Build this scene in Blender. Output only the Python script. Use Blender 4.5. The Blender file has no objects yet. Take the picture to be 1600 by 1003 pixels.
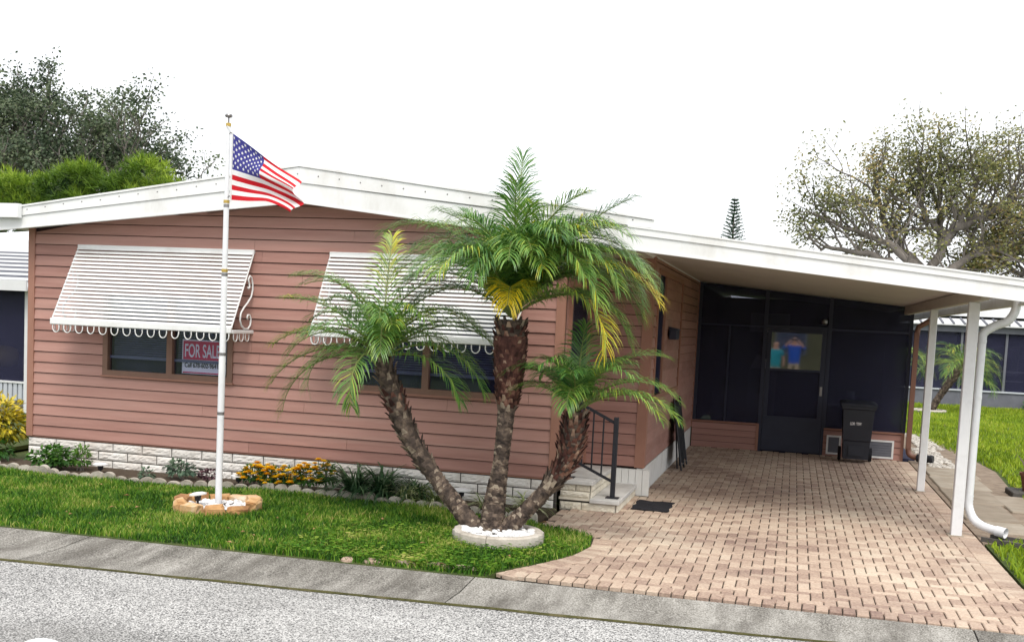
import bpy, math, random
import numpy as np
from mathutils import Vector, Matrix, noise as mnoise
R = math.radians
rnd = random.Random(7)
scn = bpy.context.scene
col = scn.collection

# ------------------------------------------------------------------ camera
CAM = (8.8794, -11.3543, 1.9517); YAW, PITCH, ROLL = 0.263, -0.0797, 0.0469
FPX, CX, CY = 1721.96, 771.8, 640.63           # in pixels of a 1600 x 1003 frame
rt = Vector((math.cos(YAW), math.sin(YAW), 0)); f0 = Vector((-math.sin(YAW), math.cos(YAW), 0)); zz = Vector((0, 0, 1))
fw = f0 * math.cos(PITCH) + zz * math.sin(PITCH); up = -f0 * math.sin(PITCH) + zz * math.cos(PITCH)
ax = rt * math.cos(ROLL) + up * math.sin(ROLL); ay = up * math.cos(ROLL) - rt * math.sin(ROLL)
cam = bpy.data.objects.new('camera', bpy.data.cameras.new('camera')); col.objects.link(cam)
m = Matrix((ax, ay, -fw)).transposed().to_4x4(); m.translation = Vector(CAM); cam.matrix_world = m
cam.data.sensor_width = 36; cam.data.sensor_fit = 'HORIZONTAL'; cam.data.lens = FPX / 1600 * 36
cam.data.shift_x = (800 - CX) / 1600; cam.data.shift_y = (CY - 501.5) / 1600
cam.data.clip_start = 0.05; cam.data.clip_end = 2000
scn.camera = cam

# ------------------------------------------------------------------ light
SUN_EL, SUN_AZ = R(56), R(158)     # azimuth clockwise from +Y : over the viewer's right shoulder
w = bpy.data.worlds.new('World'); scn.world = w; w.use_nodes = True
nt = w.node_tree; nt.nodes.clear()
out = nt.nodes.new('ShaderNodeOutputWorld'); bg = nt.nodes.new('ShaderNodeBackground')
sky = nt.nodes.new('ShaderNodeTexSky'); sky.sky_type = 'NISHITA'; sky.sun_disc = False
sky.sun_elevation = SUN_EL; sky.sun_rotation = SUN_AZ; sky.air_density = 1.0; sky.dust_density = 6.0; sky.ozone_density = 1.0
mixw = nt.nodes.new('ShaderNodeMix'); mixw.data_type = 'RGBA'
mixw.inputs['Factor'].default_value = 0.86
mixw.inputs[7].default_value = (8.6, 8.75, 9.0, 1)           # even white cloud cover over the clear sky
nt.links.new(sky.outputs[0], mixw.inputs[6]); nt.links.new(mixw.outputs[2], bg.inputs[0])
bg.inputs[1].default_value = 0.115
nt.links.new(bg.outputs[0], out.inputs[0])
sl = bpy.data.lights.new('sun', 'SUN'); sl.energy = 1.5; sl.angle = R(26); sl.color = (1.0, 0.95, 0.87)
so = bpy.data.objects.new('sun', sl); col.objects.link(so)
sd = Vector((math.sin(SUN_AZ) * math.cos(SUN_EL), math.cos(SUN_AZ) * math.cos(SUN_EL), math.sin(SUN_EL)))
so.rotation_euler = (-sd).to_track_quat('-Z', 'Y').to_euler(); so.location = (12, -14, 20)
scn.view_settings.view_transform = 'Standard'; scn.view_settings.look = 'None'
scn.view_settings.exposure = 0.6; scn.view_settings.gamma = 1; scn.view_settings.use_curve_mapping = False
scn.cycles.max_bounces = 8; scn.cycles.transparent_max_bounces = 12

# ------------------------------------------------------------------ helpers
class MB:
    """collects shapes; build() links them as ONE mesh object"""
    def __init__(s): s.v = []; s.f = []; s.m = []; s.a = []; s.mi = 0; s.va = 0.5
    def add(s, vs, fs, mi=None, va=None):
        o = len(s.v); s.v.extend([tuple(p) for p in vs])
        for f in fs:
            s.f.append(tuple(i + o for i in f)); s.m.append(s.mi if mi is None else mi); s.a.append(s.va if va is None else va)
        return s
    def box(s, x0, x1, y0, y1, z0, z1, **k):
        return s.add([(x0,y0,z0),(x1,y0,z0),(x1,y1,z0),(x0,y1,z0),(x0,y0,z1),(x1,y0,z1),(x1,y1,z1),(x0,y1,z1)],
              [(0,3,2,1),(4,5,6,7),(0,1,5,4),(1,2,6,5),(2,3,7,6),(3,0,4,7)], **k)
    def bbox(s, x0, x1, y0, y1, z0, z1, c=0.005, **k):
        """box with every edge chamfered"""
        vs = []; ids = {}
        P = ((x0, x1), (y0, y1), (z0, z1))
        for ix in (0, 1):
            for iy in (0, 1):
                for iz in (0, 1):
                    I = (ix, iy, iz)
                    for a in range(3):
                        p = []
                        for b in range(3):
                            e = P[b][I[b]]
                            if b != a: e += c if I[b] == 0 else -c
                            p.append(e)
                        ids[(I, a)] = len(vs); vs.append(tuple(p))
        fs = []
        for a in range(3):
            b, c2 = (a + 1) % 3, (a + 2) % 3
            for sgn in (0, 1):
                q = []
                for (u, v_) in ((0,0),(1,0),(1,1),(0,1)):
                    I = [0,0,0]; I[a] = sgn; I[b] = u; I[c2] = v_; q.append(ids[(tuple(I), a)])
                fs.append(tuple(q) if sgn else tuple(reversed(q)))
        for a in range(3):
            b, c2 = (a + 1) % 3, (a + 2) % 3
            for u in (0, 1):
                for v_ in (0, 1):
                    I0 = [0,0,0]; I0[b] = u; I0[c2] = v_; I1 = list(I0); I1[a] = 1
                    fs.append((ids[(tuple(I0), b)], ids[(tuple(I1), b)], ids[(tuple(I1), c2)], ids[(tuple(I0), c2)]))
        for I in [(a, b, c3) for a in (0,1) for b in (0,1) for c3 in (0,1)]:
            fs.append((ids[(I,0)], ids[(I,1)], ids[(I,2)]))
        return s.add(vs, fs, **k)
    def tube(s, pts, rad, n=8, caps=True, **k):
        pts = [Vector(p) for p in pts]
        if not hasattr(rad, '__len__'): rad = [rad] * len(pts)
        vs = []; fs = []; u = None
        for i, p in enumerate(pts):
            t = (pts[min(i + 1, len(pts) - 1)] - pts[max(i - 1, 0)])
            t = t.normalized() if t.length > 1e-9 else Vector((0, 0, 1))
            if u is None: u = t.orthogonal().normalized()
            else:
                u = u - t * u.dot(t); u = u.normalized() if u.length > 1e-6 else t.orthogonal().normalized()
            b = t.cross(u)
            for j in range(n):
                a = 2 * math.pi * j / n
                vs.append(p + (u * math.cos(a) + b * math.sin(a)) * rad[i])
        for i in range(len(pts) - 1):
            for j in range(n):
                j2 = (j + 1) % n
                fs.append((i * n + j, i * n + j2, (i + 1) * n + j2, (i + 1) * n + j))
        if caps:
            fs.append(tuple(range(n - 1, -1, -1))); fs.append(tuple(range((len(pts) - 1) * n, len(pts) * n)))
        return s.add(vs, fs, **k)
    def lathe(s, prof, c=(0,0,0), n=16, caps=True, **k):
        vs = []; fs = []
        for (r_, z) in prof:
            for j in range(n):
                a = 2 * math.pi * j / n; vs.append((c[0] + r_ * math.cos(a), c[1] + r_ * math.sin(a), c[2] + z))
        for i in range(len(prof) - 1):
            for j in range(n):
                j2 = (j + 1) % n; fs.append((i * n + j, i * n + j2, (i + 1) * n + j2, (i + 1) * n + j))
        if caps:
            fs.append(tuple(range(n - 1, -1, -1))); fs.append(tuple(range((len(prof) - 1) * n, len(prof) * n)))
        return s.add(vs, fs, **k)
    def prism(s, poly, axis, a, b, **k):
        """poly: 2D points; axis y: (x,z) swept in y; axis x: (y,z) swept in x; axis z: (x,y) swept in z"""
        n = len(poly)
        def P(p, t): return {'y': (p[0], t, p[1]), 'x': (t, p[0], p[1]), 'z': (p[0], p[1], t)}[axis]
        vs = [P(p, a) for p in poly] + [P(p, b) for p in poly]
        fs = [tuple(range(n - 1, -1, -1)), tuple(range(n, 2 * n))]
        for i in range(n):
            j = (i + 1) % n; fs.append((i, j, n + j, n + i))
        return s.add(vs, fs, **k)
    def blob(s, c, r_, seed=0, amp=0.2, nu=8, nv=5, flat=1.0, **k):
        """rough pebble / stone"""
        vs = [(c[0], c[1], c[2] - r_[2])]; fs = []
        rr = random.Random(seed)
        for i in range(1, nv):
            ph = math.pi * i / nv - math.pi / 2
            for j in range(nu):
                th = 2 * math.pi * j / nu
                q = 1 + amp * (rr.random() - .5) * 2
                vs.append((c[0] + r_[0] * q * math.cos(ph) * math.cos(th), c[1] + r_[1] * q * math.cos(ph) * math.sin(th), c[2] + r_[2] * q * math.sin(ph)))
        vs.append((c[0], c[1], c[2] + r_[2] * flat)); L = len(vs) - 1
        for j in range(nu):
            j2 = (j + 1) % nu
            fs.append((0, 1 + j2, 1 + j)); fs.append((L, 1 + (nv - 2) * nu + j, 1 + (nv - 2) * nu + j2))
            for i in range(nv - 2): fs.append((1 + i * nu + j, 1 + i * nu + j2, 1 + (i + 1) * nu + j2, 1 + (i + 1) * nu + j))
        return s.add(vs, fs, **k)
    def mesh(s, name, mats, smooth=False, normals=True):
        me = bpy.data.meshes.new(name); me.from_pydata(s.v, [], s.f)
        for mm in (mats if isinstance(mats, (list, tuple)) else [mats]): me.materials.append(mm)
        if any(s.m): me.polygons.foreach_set('material_index', s.m)
        at = me.attributes.new('var', 'FLOAT', 'FACE'); at.data.foreach_set('value', s.a)
        if smooth: me.polygons.foreach_set('use_smooth', [True] * len(me.polygons))
        if normals:
            import bmesh
            bm = bmesh.new(); bm.from_mesh(me); bmesh.ops.recalc_face_normals(bm, faces=bm.faces); bm.to_mesh(me); bm.free()
        if smooth == 'auto':
            me.set_sharp_from_angle(angle=R(40))
        me.update(); return me
    def build(s, name, mats, parent=None, smooth=False, normals=True):
        return put(s.mesh(name, mats, smooth, normals), parent)

def put(me, parent=None, loc=None, name=None):
    o = bpy.data.objects.new(name or me.name, me); col.objects.link(o)
    if parent is not None:
        o.parent = parent
        if parent.type == 'EMPTY' and loc is None: o.location = -parent.location
    if loc is not None: o.location = loc
    return o
def tag(o, label, cat, group=None):
    o['label'] = label; o['category'] = cat
    if group: o['group'] = group
    return o
def thing(name, label, cat, loc=(0, 0, 0), group=None):
    o = bpy.data.objects.new(name, None); col.objects.link(o); o.location = loc; o.empty_display_size = .1
    return tag(o, label, cat, group)
def structure(o): o['kind'] = 'structure'; return o
def stuff(o, label=None, cat=None):
    o['kind'] = 'stuff'
    if label: tag(o, label, cat)
    return o

# ------------------------------------------------------------------ materials
def N(t, kind, **k):
    n = t.nodes.new(kind)
    for a, b in k.items(): setattr(n, a, b)
    return n
MATS = {}
def mat(name, stops, rough=0.7, scale=4.0, detail=6, bump=0.0, bscale=60, rand=0.0, attr=0.0, noise=1.0, spec=0.3, metal=0.0,
        stretch=(1, 1, 1), translucent=0.0, fine=0.0, fscale=150, stain=None, sscale=1.2, alpha=None, coat=0):
    """noise (world position) + per-object random + per-face attribute -> colour ramp; optional stains, bump"""
    M_ = bpy.data.materials.new(name); M_.use_nodes = True; t = M_.node_tree; t.nodes.clear(); L = t.links.new
    o = N(t, 'ShaderNodeOutputMaterial'); b = N(t, 'ShaderNodeBsdfPrincipled')
    geo = N(t, 'ShaderNodeNewGeometry'); mp = N(t, 'ShaderNodeMapping'); mp.inputs['Scale'].default_value = stretch
    L(geo.outputs['Position'], mp.inputs['Vector'])
    nz = N(t, 'ShaderNodeTexNoise'); nz.inputs['Scale'].default_value = scale; nz.inputs['Detail'].default_value = detail; nz.inputs['Roughness'].default_value = .6
    L(mp.outputs[0], nz.inputs['Vector'])
    def math_(op, a, c):
        q = N(t, 'ShaderNodeMath', operation=op)
        for i, z in ((0, a), (1, c)):
            if isinstance(z, (int, float)): q.inputs[i].default_value = z
            else: L(z, q.inputs[i])
        return q.outputs[0]
    v = math_('MULTIPLY', math_('SUBTRACT', nz.outputs['Fac'], .5), 1.6 * noise)
    v = math_('ADD', v, .5)
    if rand:
        oi = N(t, 'ShaderNodeObjectInfo'); v = math_('ADD', v, math_('MULTIPLY', math_('SUBTRACT', oi.outputs['Random'], .5), rand))
    if attr:
        at = N(t, 'ShaderNodeAttribute', attribute_name='var'); v = math_('ADD', v, math_('MULTIPLY', math_('SUBTRACT', at.outputs['Fac'], .5), attr))
    if fine:
        vo = N(t, 'ShaderNodeTexNoise'); vo.inputs['Scale'].default_value = fscale; vo.inputs['Detail'].default_value = 2
        L(geo.outputs['Position'], vo.inputs['Vector'])
        v = math_('ADD', v, math_('MULTIPLY', math_('SUBTRACT', vo.outputs['Fac'], .5), fine))
    rp = N(t, 'ShaderNodeValToRGB'); e = rp.color_ramp.elements
    n_ = len(stops)
    while len(e) < n_: e.new(.5)
    for i, st in enumerate(stops):
        p, c = st if isinstance(st[0], (int, float)) and hasattr(st[1], '__len__') else (i / max(1, n_ - 1), st)
        e[i].position = p; e[i].color = (*c, 1)
    L(v, rp.inputs[0]); colr = rp.outputs[0]
    if stain:
        sn = N(t, 'ShaderNodeTexNoise'); sn.inputs['Scale'].default_value = sscale; sn.inputs['Detail'].default_value = 7; sn.inputs['Roughness'].default_value = .65
        L(mp.outputs[0], sn.inputs['Vector'])
        sr = N(t, 'ShaderNodeValToRGB'); sr.color_ramp.elements[0].position = .5; sr.color_ramp.elements[1].position = .72
        L(sn.outputs['Fac'], sr.inputs[0])
        mx = N(t, 'ShaderNodeMix', data_type='RGBA'); mx.blend_type = 'MIX'
        L(math_('MULTIPLY', sr.outputs[0], stain[1]), mx.inputs['Factor']); L(colr, mx.inputs[6]); mx.inputs[7].default_value = (*stain[0], 1); colr = mx.outputs[2]
    L(colr, b.inputs['Base Color']); b.inputs['Roughness'].default_value = rough; b.inputs['Specular IOR Level'].default_value = spec; b.inputs['Metallic'].default_value = metal
    if coat: b.inputs['Coat Weight'].default_value = coat
    if bump:
        bn = N(t, 'ShaderNodeTexNoise'); bn.inputs['Scale'].default_value = bscale; bn.inputs['Detail'].default_value = 5
        L(mp.outputs[0], bn.inputs['Vector'])
        bp = N(t, 'ShaderNodeBump'); bp.inputs['Strength'].default_value = bump; bp.inputs['Distance'].default_value = .01
        L(bn.outputs['Fac'], bp.inputs['Height']); L(bp.outputs[0], b.inputs['Normal'])
    sh = b.outputs[0]
    if translucent:
        tr = N(t, 'ShaderNodeBsdfTranslucent'); L(colr, tr.inputs['Color'])
        ms = N(t, 'ShaderNodeMixShader'); ms.inputs[0].default_value = translucent; L(sh, ms.inputs[1]); L(tr.outputs[0], ms.inputs[2]); sh = ms.outputs[0]
    if alpha is not None:
        tp = N(t, 'ShaderNodeBsdfTransparent'); ms = N(t, 'ShaderNodeMixShader'); ms.inputs[0].default_value = alpha
        L(tp.outputs[0], ms.inputs[1]); L(sh, ms.inputs[2]); sh = ms.outputs[0]
    L(sh, o.inputs[0]); MATS[name] = M_; return M_
def g(x): return (x, x, x)
M = MATS
mat('siding', [(.31,.158,.130), (.395,.212,.176), (.455,.255,.215)], .6, 3, 8, .12, 45, rand=.75, stretch=(.35,1,5), spec=.3, stain=((.40,.27,.23), .5), sscale=.9)
mat('trim', [(.31,.155,.11), (.37,.19,.14)], .6, 4, 5, .08, 40)
mat('wall_back', [(.035,.018,.017), (.045,.024,.022)], .9)  # near-black backing; seen through the lap gaps it draws their shadow lines
mat('fascia', [(.78,.79,.79), (.86,.87,.87)], .45, 2.5, 6, .04, 20, stain=((.50,.47,.42), .45), sscale=2.0, stretch=(1,1,.5))
mat('white_metal', [(.76,.77,.77), (.85,.86,.86)], .4, 3, 4, .03, 30, rand=.3, stain=((.58,.56,.52), .45), sscale=2.2)
mat('pole_paint', [(.74,.75,.78), (.82,.83,.85)], .3, 5, 4, spec=.5, stain=((.5,.5,.5), .25), sscale=9)
mat('ceiling', [(.50,.46,.41), (.58,.54,.48)], .6, 2, 5, .02, 20, rand=.25)  # tan-grey for white panels: the shade under the roof is in the colour
mat('block', [(.58,.545,.50), (.74,.71,.67), (.82,.80,.77)], .9, 7, 8, .55, 70, rand=.3, stain=((.50,.40,.33), .5), sscale=2.0)
mat('mortar', [(.04,.036,.033), (.07,.065,.06)], .95)
mat('skirt_white', [(.68,.68,.66), (.80,.80,.78)], .7, 5, 7, .2, 60, stain=((.5,.46,.4), .5), sscale=3)
mat('step_block', [(.55,.50,.40), (.68,.63,.52), (.75,.71,.62)], .9, 9, 8, .5, 70, rand=.3)
mat('step_slab', [(.50,.49,.47), (.66,.65,.63)], .85, 4, 8, .15, 80, stain=((.34,.33,.31), .6), sscale=2.5)
mat('black_metal', [(.012,.013,.018), (.02,.021,.028)], .45, 6, spec=.4)
mat('bronze', [(.020,.024,.048), (.032,.037,.066)], .5, 3, spec=.4)
mat('bin_plastic', [(.018,.020,.030), (.026,.029,.042)], .5, 6, 5, .1, 120, spec=.45)
mat('rubber', [(.012,.012,.016), (.024,.024,.03)], .9, 20, 5, .4, 120)
mat('asphalt', [(.0,(.07,.07,.07)), (.30,(.22,.217,.212)), (.5,(.365,.36,.35)), (.72,(.50,.493,.48)), (1,(.66,.65,.63))], .92, .8, 8, .6, 190, noise=.6, fine=3.9, fscale=98, stain=((.17,.165,.155), .5), sscale=.45, stretch=(.5,1,1))
mat('gutter', [(.08,.074,.064), (.19,.178,.158), (.32,.305,.275), (.47,.45,.415)], .92, 2.6, 9, .5, 110, rand=.25, noise=1.0, fine=2.3, fscale=90, stain=((.095,.085,.072), .8), sscale=1.7, stretch=(1.9,.42,1))
mat('paver', [(0,(.22,.145,.118)), (.28,(.34,.24,.19)), (.5,(.445,.33,.255)), (.75,(.54,.42,.325)), (1,(.61,.51,.40))], .88, .55, 8, .45, 120, rand=.5, attr=.5, noise=1.0, fine=.9, fscale=45, stain=((.21,.145,.13), .55), sscale=.8)
mat('sand', [(.04,.033,.027), (.09,.073,.056)], .95, 14, 6, .3, 90)
mat('path_earth', [(.12,.09,.065), (.26,.20,.15), (.36,.30,.23)], .95, 6, 8, .6, 50)
mat('moss', [(.03,.03,.012), (.075,.072,.025), (.14,.115,.06)], .95, 12, 8, .6, 60)
mat('soil', [(.045,.032,.022), (.11,.08,.055)], .95, 18, 8, .8, 70)
mat('ground', [(.05,.075,.02), (.10,.13,.035)], .95, .6, 8)
mat('turf', [(.025,.05,.010), (.06,.085,.02), (.10,.10,.035)], .95, 5, 8, .5, 60)
mat('grass', [(0,(.014,.055,.006)), (.3,(.045,.145,.010)), (.55,(.10,.25,.018)), (.8,(.22,.36,.03)), (1,(.48,.48,.14))], .6, 1.6, 6, attr=.85, noise=1.25, translucent=.3, spec=.3)
mat('grass_far', [(0,(.09,.17,.012)), (.45,(.24,.36,.02)), (.8,(.40,.50,.03)), (1,(.55,.52,.12))], .6, .7, 5, attr=.6, noise=.9, translucent=.3)
mat('palm_leaf', [(0,(.016,.060,.022)), (.3,(.050,.150,.036)), (.52,(.135,.29,.05)), (.70,(.30,.44,.08)), (.84,(.50,.50,.03)), (1,(.82,.60,.02))], .36, 3, 3, attr=1.0, noise=.25, translucent=.22, spec=.5)
mat('rachis', [(.10,.15,.04), (.22,.24,.07)], .5, 5, spec=.4)
mat('palm_bark', [(0,(.03,.023,.020)), (.35,(.075,.056,.046)), (.65,(.17,.125,.095)), (1,(.42,.35,.27))], .9, 14, 8, .7, 60, attr=.8)
mat('palm_fibre', [(0,(.025,.011,.009)), (.4,(.085,.034,.027)), (.7,(.19,.09,.065)), (1,(.40,.29,.21))], .85, 16, 8, .9, 60, stretch=(1,1,.5), attr=.9)
mat('oak_leaf', [(0,(.030,.048,.030)), (.5,(.078,.112,.062)), (1,(.18,.215,.12))], .65, .5, 3, attr=.8, translucent=.25)
mat('oak_leaf_autumn', [(0,(.075,.090,.035)), (.4,(.16,.175,.06)), (.75,(.29,.28,.10)), (1,(.38,.28,.12))], .65, .4, 3, attr=.8, translucent=.3)
mat('oak_bark', [(.12,.105,.095), (.28,.25,.225)], .95, 6, 6, .4, 20)
mat('pine_leaf', [(0,(.018,.05,.010)), (.5,(.12,.22,.02)), (1,(.36,.48,.05))], .6, .5, 3, attr=.7, translucent=.3)
mat('norfolk', [(.012,.05,.025), (.04,.11,.05)], .6, 1, 3, attr=.6)
mat('shrub_leaf', [(0,(.018,.07,.012)), (.5,(.05,.15,.02)), (1,(.12,.25,.03))], .5, 6, 3, attr=.8, translucent=.25, spec=.4)
mat('croton_leaf', [(0,(.04,.08,.008)), (.35,(.22,.22,.015)), (.7,(.62,.50,.025)), (1,(.80,.66,.08))], .45, 5, 3, attr=.9, noise=.5, translucent=.25, spec=.45)
mat('strap_leaf', [(0,(.012,.045,.018)), (.6,(.04,.11,.04)), (1,(.12,.20,.09))], .45, 6, 3, attr=.8, translucent=.2, spec=.5)
mat('variegated', [(0,(.10,.17,.04)), (.5,(.35,.42,.16)), (1,(.70,.72,.45))], .5, 6, 3, attr=.9, translucent=.25)
mat('silver_leaf', [(0,(.04,.09,.06)), (1,(.13,.19,.12))], .6, 6, 3, attr=.8)
mat('purple_leaf', [(0,(.04,.018,.03)), (1,(.14,.07,.08))], .6, 6, 3, attr=.8)
mat('marigold', [(0,(.82,.40,.006)), (.5,(.93,.62,.012)), (1,(.96,.78,.08))], .6, 9, 3, attr=.9, translucent=.15)
mat('edging', [(.26,.23,.185), (.42,.385,.33), (.58,.54,.47)], .92, 9, 8, .5, 70, rand=.6, stain=((.18,.17,.13), .5), sscale=5)
mat('ring_concrete', [(.40,.36,.30), (.56,.51,.45), (.66,.62,.56)], .92, 8, 8, .5, 70, stain=((.24,.2,.16), .6), sscale=5)
mat('sandstone', [(0,(.30,.15,.07)), (.4,(.50,.28,.12)), (.7,(.60,.38,.19)), (1,(.64,.54,.42))], .9, 6, 8, .5, 40, rand=.8, noise=1.2)
mat('pebble', [(.66,.66,.66), (.86,.86,.86)], .6, 30, 3, attr=.5)
mat('slab_path', [(.22,.175,.13), (.33,.28,.22), (.44,.39,.32)], .92, 2.5, 8, .4, 70, rand=.4, stain=((.2,.17,.13), .6), sscale=2)
mat('gravel', [(.36,.33,.29), (.66,.63,.58)], .9, 20, 4, attr=.6)
mat('brown_paint', [(.16,.075,.05), (.21,.10,.07)], .5, 4, 4, spec=.4)
mat('grey_flex', [(.66,.67,.70), (.80,.81,.83)], .45, 6, 5, .02, spec=.4, stain=((.42,.42,.42), .35), sscale=7)
mat('gold', [(.50,.34,.08), (.62,.45,.14)], .4, metal=.6)
mat('steel', [(.20,.19,.19), (.34,.33,.33)], .35, metal=.7)
mat('flag_red', [(.50,.006,.016), (.60,.012,.022)], .7, translucent=.2)
mat('flag_white', [(.80,.80,.80), (.84,.84,.84)], .7, translucent=.2)
mat('flag_blue', [(.035,.035,.20), (.055,.055,.27)], .7, translucent=.12)
mat('sign_white', [(.84,.82,.84), (.88,.86,.88)], .5)
mat('sign_red', [(.58,.03,.10), (.66,.04,.12)], .5)
mat('ink', [(.01,.01,.015), (.02,.02,.03)], .6)
mat('blind', [(.10,.11,.17), (.15,.16,.24)], .6)  # pale slats toned dark bluish to carry the sky mirrored in the panes
mat('interior', [(.022,.024,.050), (.036,.038,.072)], .9)  # navy backing: dim rooms and mirrored sky put into the colour
mat('pale_inside', [(.50,.50,.56), (.62,.62,.68)], .8)
mat('window_frame', [(.18,.10,.075), (.24,.14,.10)], .5)
mat('nb_white', [(.62,.63,.64), (.76,.77,.78)], .5, 2, 6, .05, 20, stain=((.45,.45,.45), .4), sscale=2)
mat('nb_blue', [(.44,.47,.51), (.56,.59,.63)], .6)
mat('nb_grey', [(.12,.125,.15), (.18,.185,.215)], .7)
mat('nb_siding', [(.36,.38,.43), (.44,.46,.51)], .7)
mat('yellow_seat', [(.45,.36,.10), (.55,.45,.14)], .7)
mat('terracotta', [(.16,.07,.045), (.24,.11,.07)], .8, 9)
mat('cinder', [(.07,.065,.06), (.12,.11,.10)], .9, 20, 5, .4)
mat('skin', [(.50,.27,.19), (.56,.31,.22)], .5)
mat('shirt_blue', [(.02,.08,.42), (.03,.11,.50)], .8)
mat('shirt_teal', [(.02,.25,.30), (.03,.32,.37)], .8)
mat('shorts_tan', [(.42,.32,.22), (.5,.39,.28)], .8)
mat('hair', [(.05,.035,.025), (.08,.06,.04)], .6)
mat('olive_wall', [(.10,.095,.055), (.15,.14,.085)], .8, 1)
mat('dead_leaf', [(.20,.10,.04), (.40,.25,.12)], .8, attr=.9)
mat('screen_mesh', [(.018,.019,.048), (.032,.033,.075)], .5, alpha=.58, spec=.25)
def glassy(name, refl, dark, tint=(.5,.5,.6), rough=.02):
    M_ = bpy.data.materials.new(name); M_.use_nodes = True; t = M_.node_tree; t.nodes.clear(); L = t.links.new
    o = N(t, 'ShaderNodeOutputMaterial'); gl = N(t, 'ShaderNodeBsdfGlossy'); gl.inputs['Roughness'].default_value = rough; gl.inputs['Color'].default_value = (.9,.92,.95,1)
    tp = N(t, 'ShaderNodeBsdfTransparent'); tp.inputs['Color'].default_value = (*tint, 1)
    geo = N(t, 'ShaderNodeNewGeometry'); nz = N(t, 'ShaderNodeTexNoise'); nz.inputs['Scale'].default_value = 1.3; L(geo.outputs['Position'], nz.inputs['Vector'])
    bp = N(t, 'ShaderNodeBump'); bp.inputs['Strength'].default_value = dark; bp.inputs['Distance'].default_value = .01; L(nz.outputs['Fac'], bp.inputs['Height']); L(bp.outputs[0], gl.inputs['Normal'])
    ms = N(t, 'ShaderNodeMixShader'); ms.inputs[0].default_value = refl; L(tp.outputs[0], ms.inputs[1]); L(gl.outputs[0], ms.inputs[2]); L(ms.outputs[0], o.inputs[0]); MATS[name] = M_
glassy('glass', .045, .03, (.86,.88,.95))
glassy('door_glass', .36, .05, (.25,.25,.3), 0.03)

def text_mesh(body, size, mname, name, matrix, parent, ext=.002, bold=0.0, cond=1.0):
    cu = bpy.data.curves.new('txt', 'FONT'); cu.body = body; cu.size = size; cu.extrude = ext; cu.offset = bold
    cu.align_x = 'LEFT'; o = bpy.data.objects.new('txt', cu); col.objects.link(o)
    dg = bpy.context.evaluated_depsgraph_get(); me = bpy.data.meshes.new_from_object(o.evaluated_get(dg))
    bpy.data.objects.remove(o); bpy.data.curves.remove(cu)
    me.transform(Matrix.Diagonal((cond, 1, 1, 1))); me.transform(matrix); me.name = name; me.materials.clear(); me.materials.append(M[mname])
    return put(me, parent)
def in_poly(x, y, poly):
    x = np.asarray(x); y = np.asarray(y); r_ = np.zeros(x.shape, bool); n = len(poly)
    for i in range(n):
        (x1, y1), (x2, y2) = poly[i], poly[(i + 1) % n]
        if y1 == y2: continue
        r_ ^= ((y1 > y) != (y2 > y)) & (x < (x2 - x1) * (y - y1) / (y2 - y1) + x1)
    return r_

# ================================================================== SETTING
def gin(x): return -3.37 + .016 * (x - 2.4)          # gutter edge along the lawn
def gout(x): return -4.29 + .061 * (x - 3.11)        # gutter edge along the asphalt
b = MB(); b.add([(-400,-400,-.09),(400,-400,-.09),(400,600,-.09),(-400,600,-.09)], [(0,1,2,3)]); structure(b.build('ground', M['ground']))
b = MB()
xs = [-60, -20, -5, 0, 3, 6, 9, 12, 16, 30, 70]
for x0, x1 in zip(xs[:-1], xs[1:]):
    b.add([(x0,-10.9,-.055),(x1,-10.9,-.055),(x1,gout(x1) if -20 <= x1 <= 30 else gout(min(30,max(-20,x1))),-.045),(x0,gout(x0) if -20 <= x0 <= 30 else gout(min(30,max(-20,x0))),-.045)], [(0,1,2,3)])
structure(b.build('street', M['asphalt']))
# concrete gutter: slabs with open joints on a dark bed
b = MB(); b.add([(-20,gout(-20)-.02,-.052),(24,gout(24)-.02,-.052),(24,gin(24)+.05,-.052),(-20,gin(-20)+.05,-.052)], [(0,1,2,3)])
gut = structure(b.build('gutter', M['soil']))
jx = [-16, -10, -6.2, -3.2, .1, 3.25, 6.62, 10.2, 14, 18, 24]
for x0, x1 in zip(jx[:-1], jx[1:]):
    b = MB(); sk = .55; n = 8; vs = []
    for i in range(n + 1):
        t_ = i / n
        xo = x0 + .006 + (x1 - x0 - .012) * t_; xi = xo - sk * 0
        vs += [(xo, gout(xo) + .012, -.06), (xo, gout(xo) + .012 + .01*rnd.random(), -.032), (xo, (gout(xo) + gin(xo)) / 2, -.040), (xi, gin(xi) - .0 + .012*rnd.random(), -.010), (xi, gin(xi) + .01, -.06)]
    fs = []
    for i in range(n):
        for j in range(4): fs.append((i*5+j, (i+1)*5+j, (i+1)*5+j+1, i*5+j+1))
    fs += [(0,1,2,3,4), (n*5+4,n*5+3,n*5+2,n*5+1,n*5)]
    b.add(vs, fs); b.build('gutter_slab', M['gutter'], gut)

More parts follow.
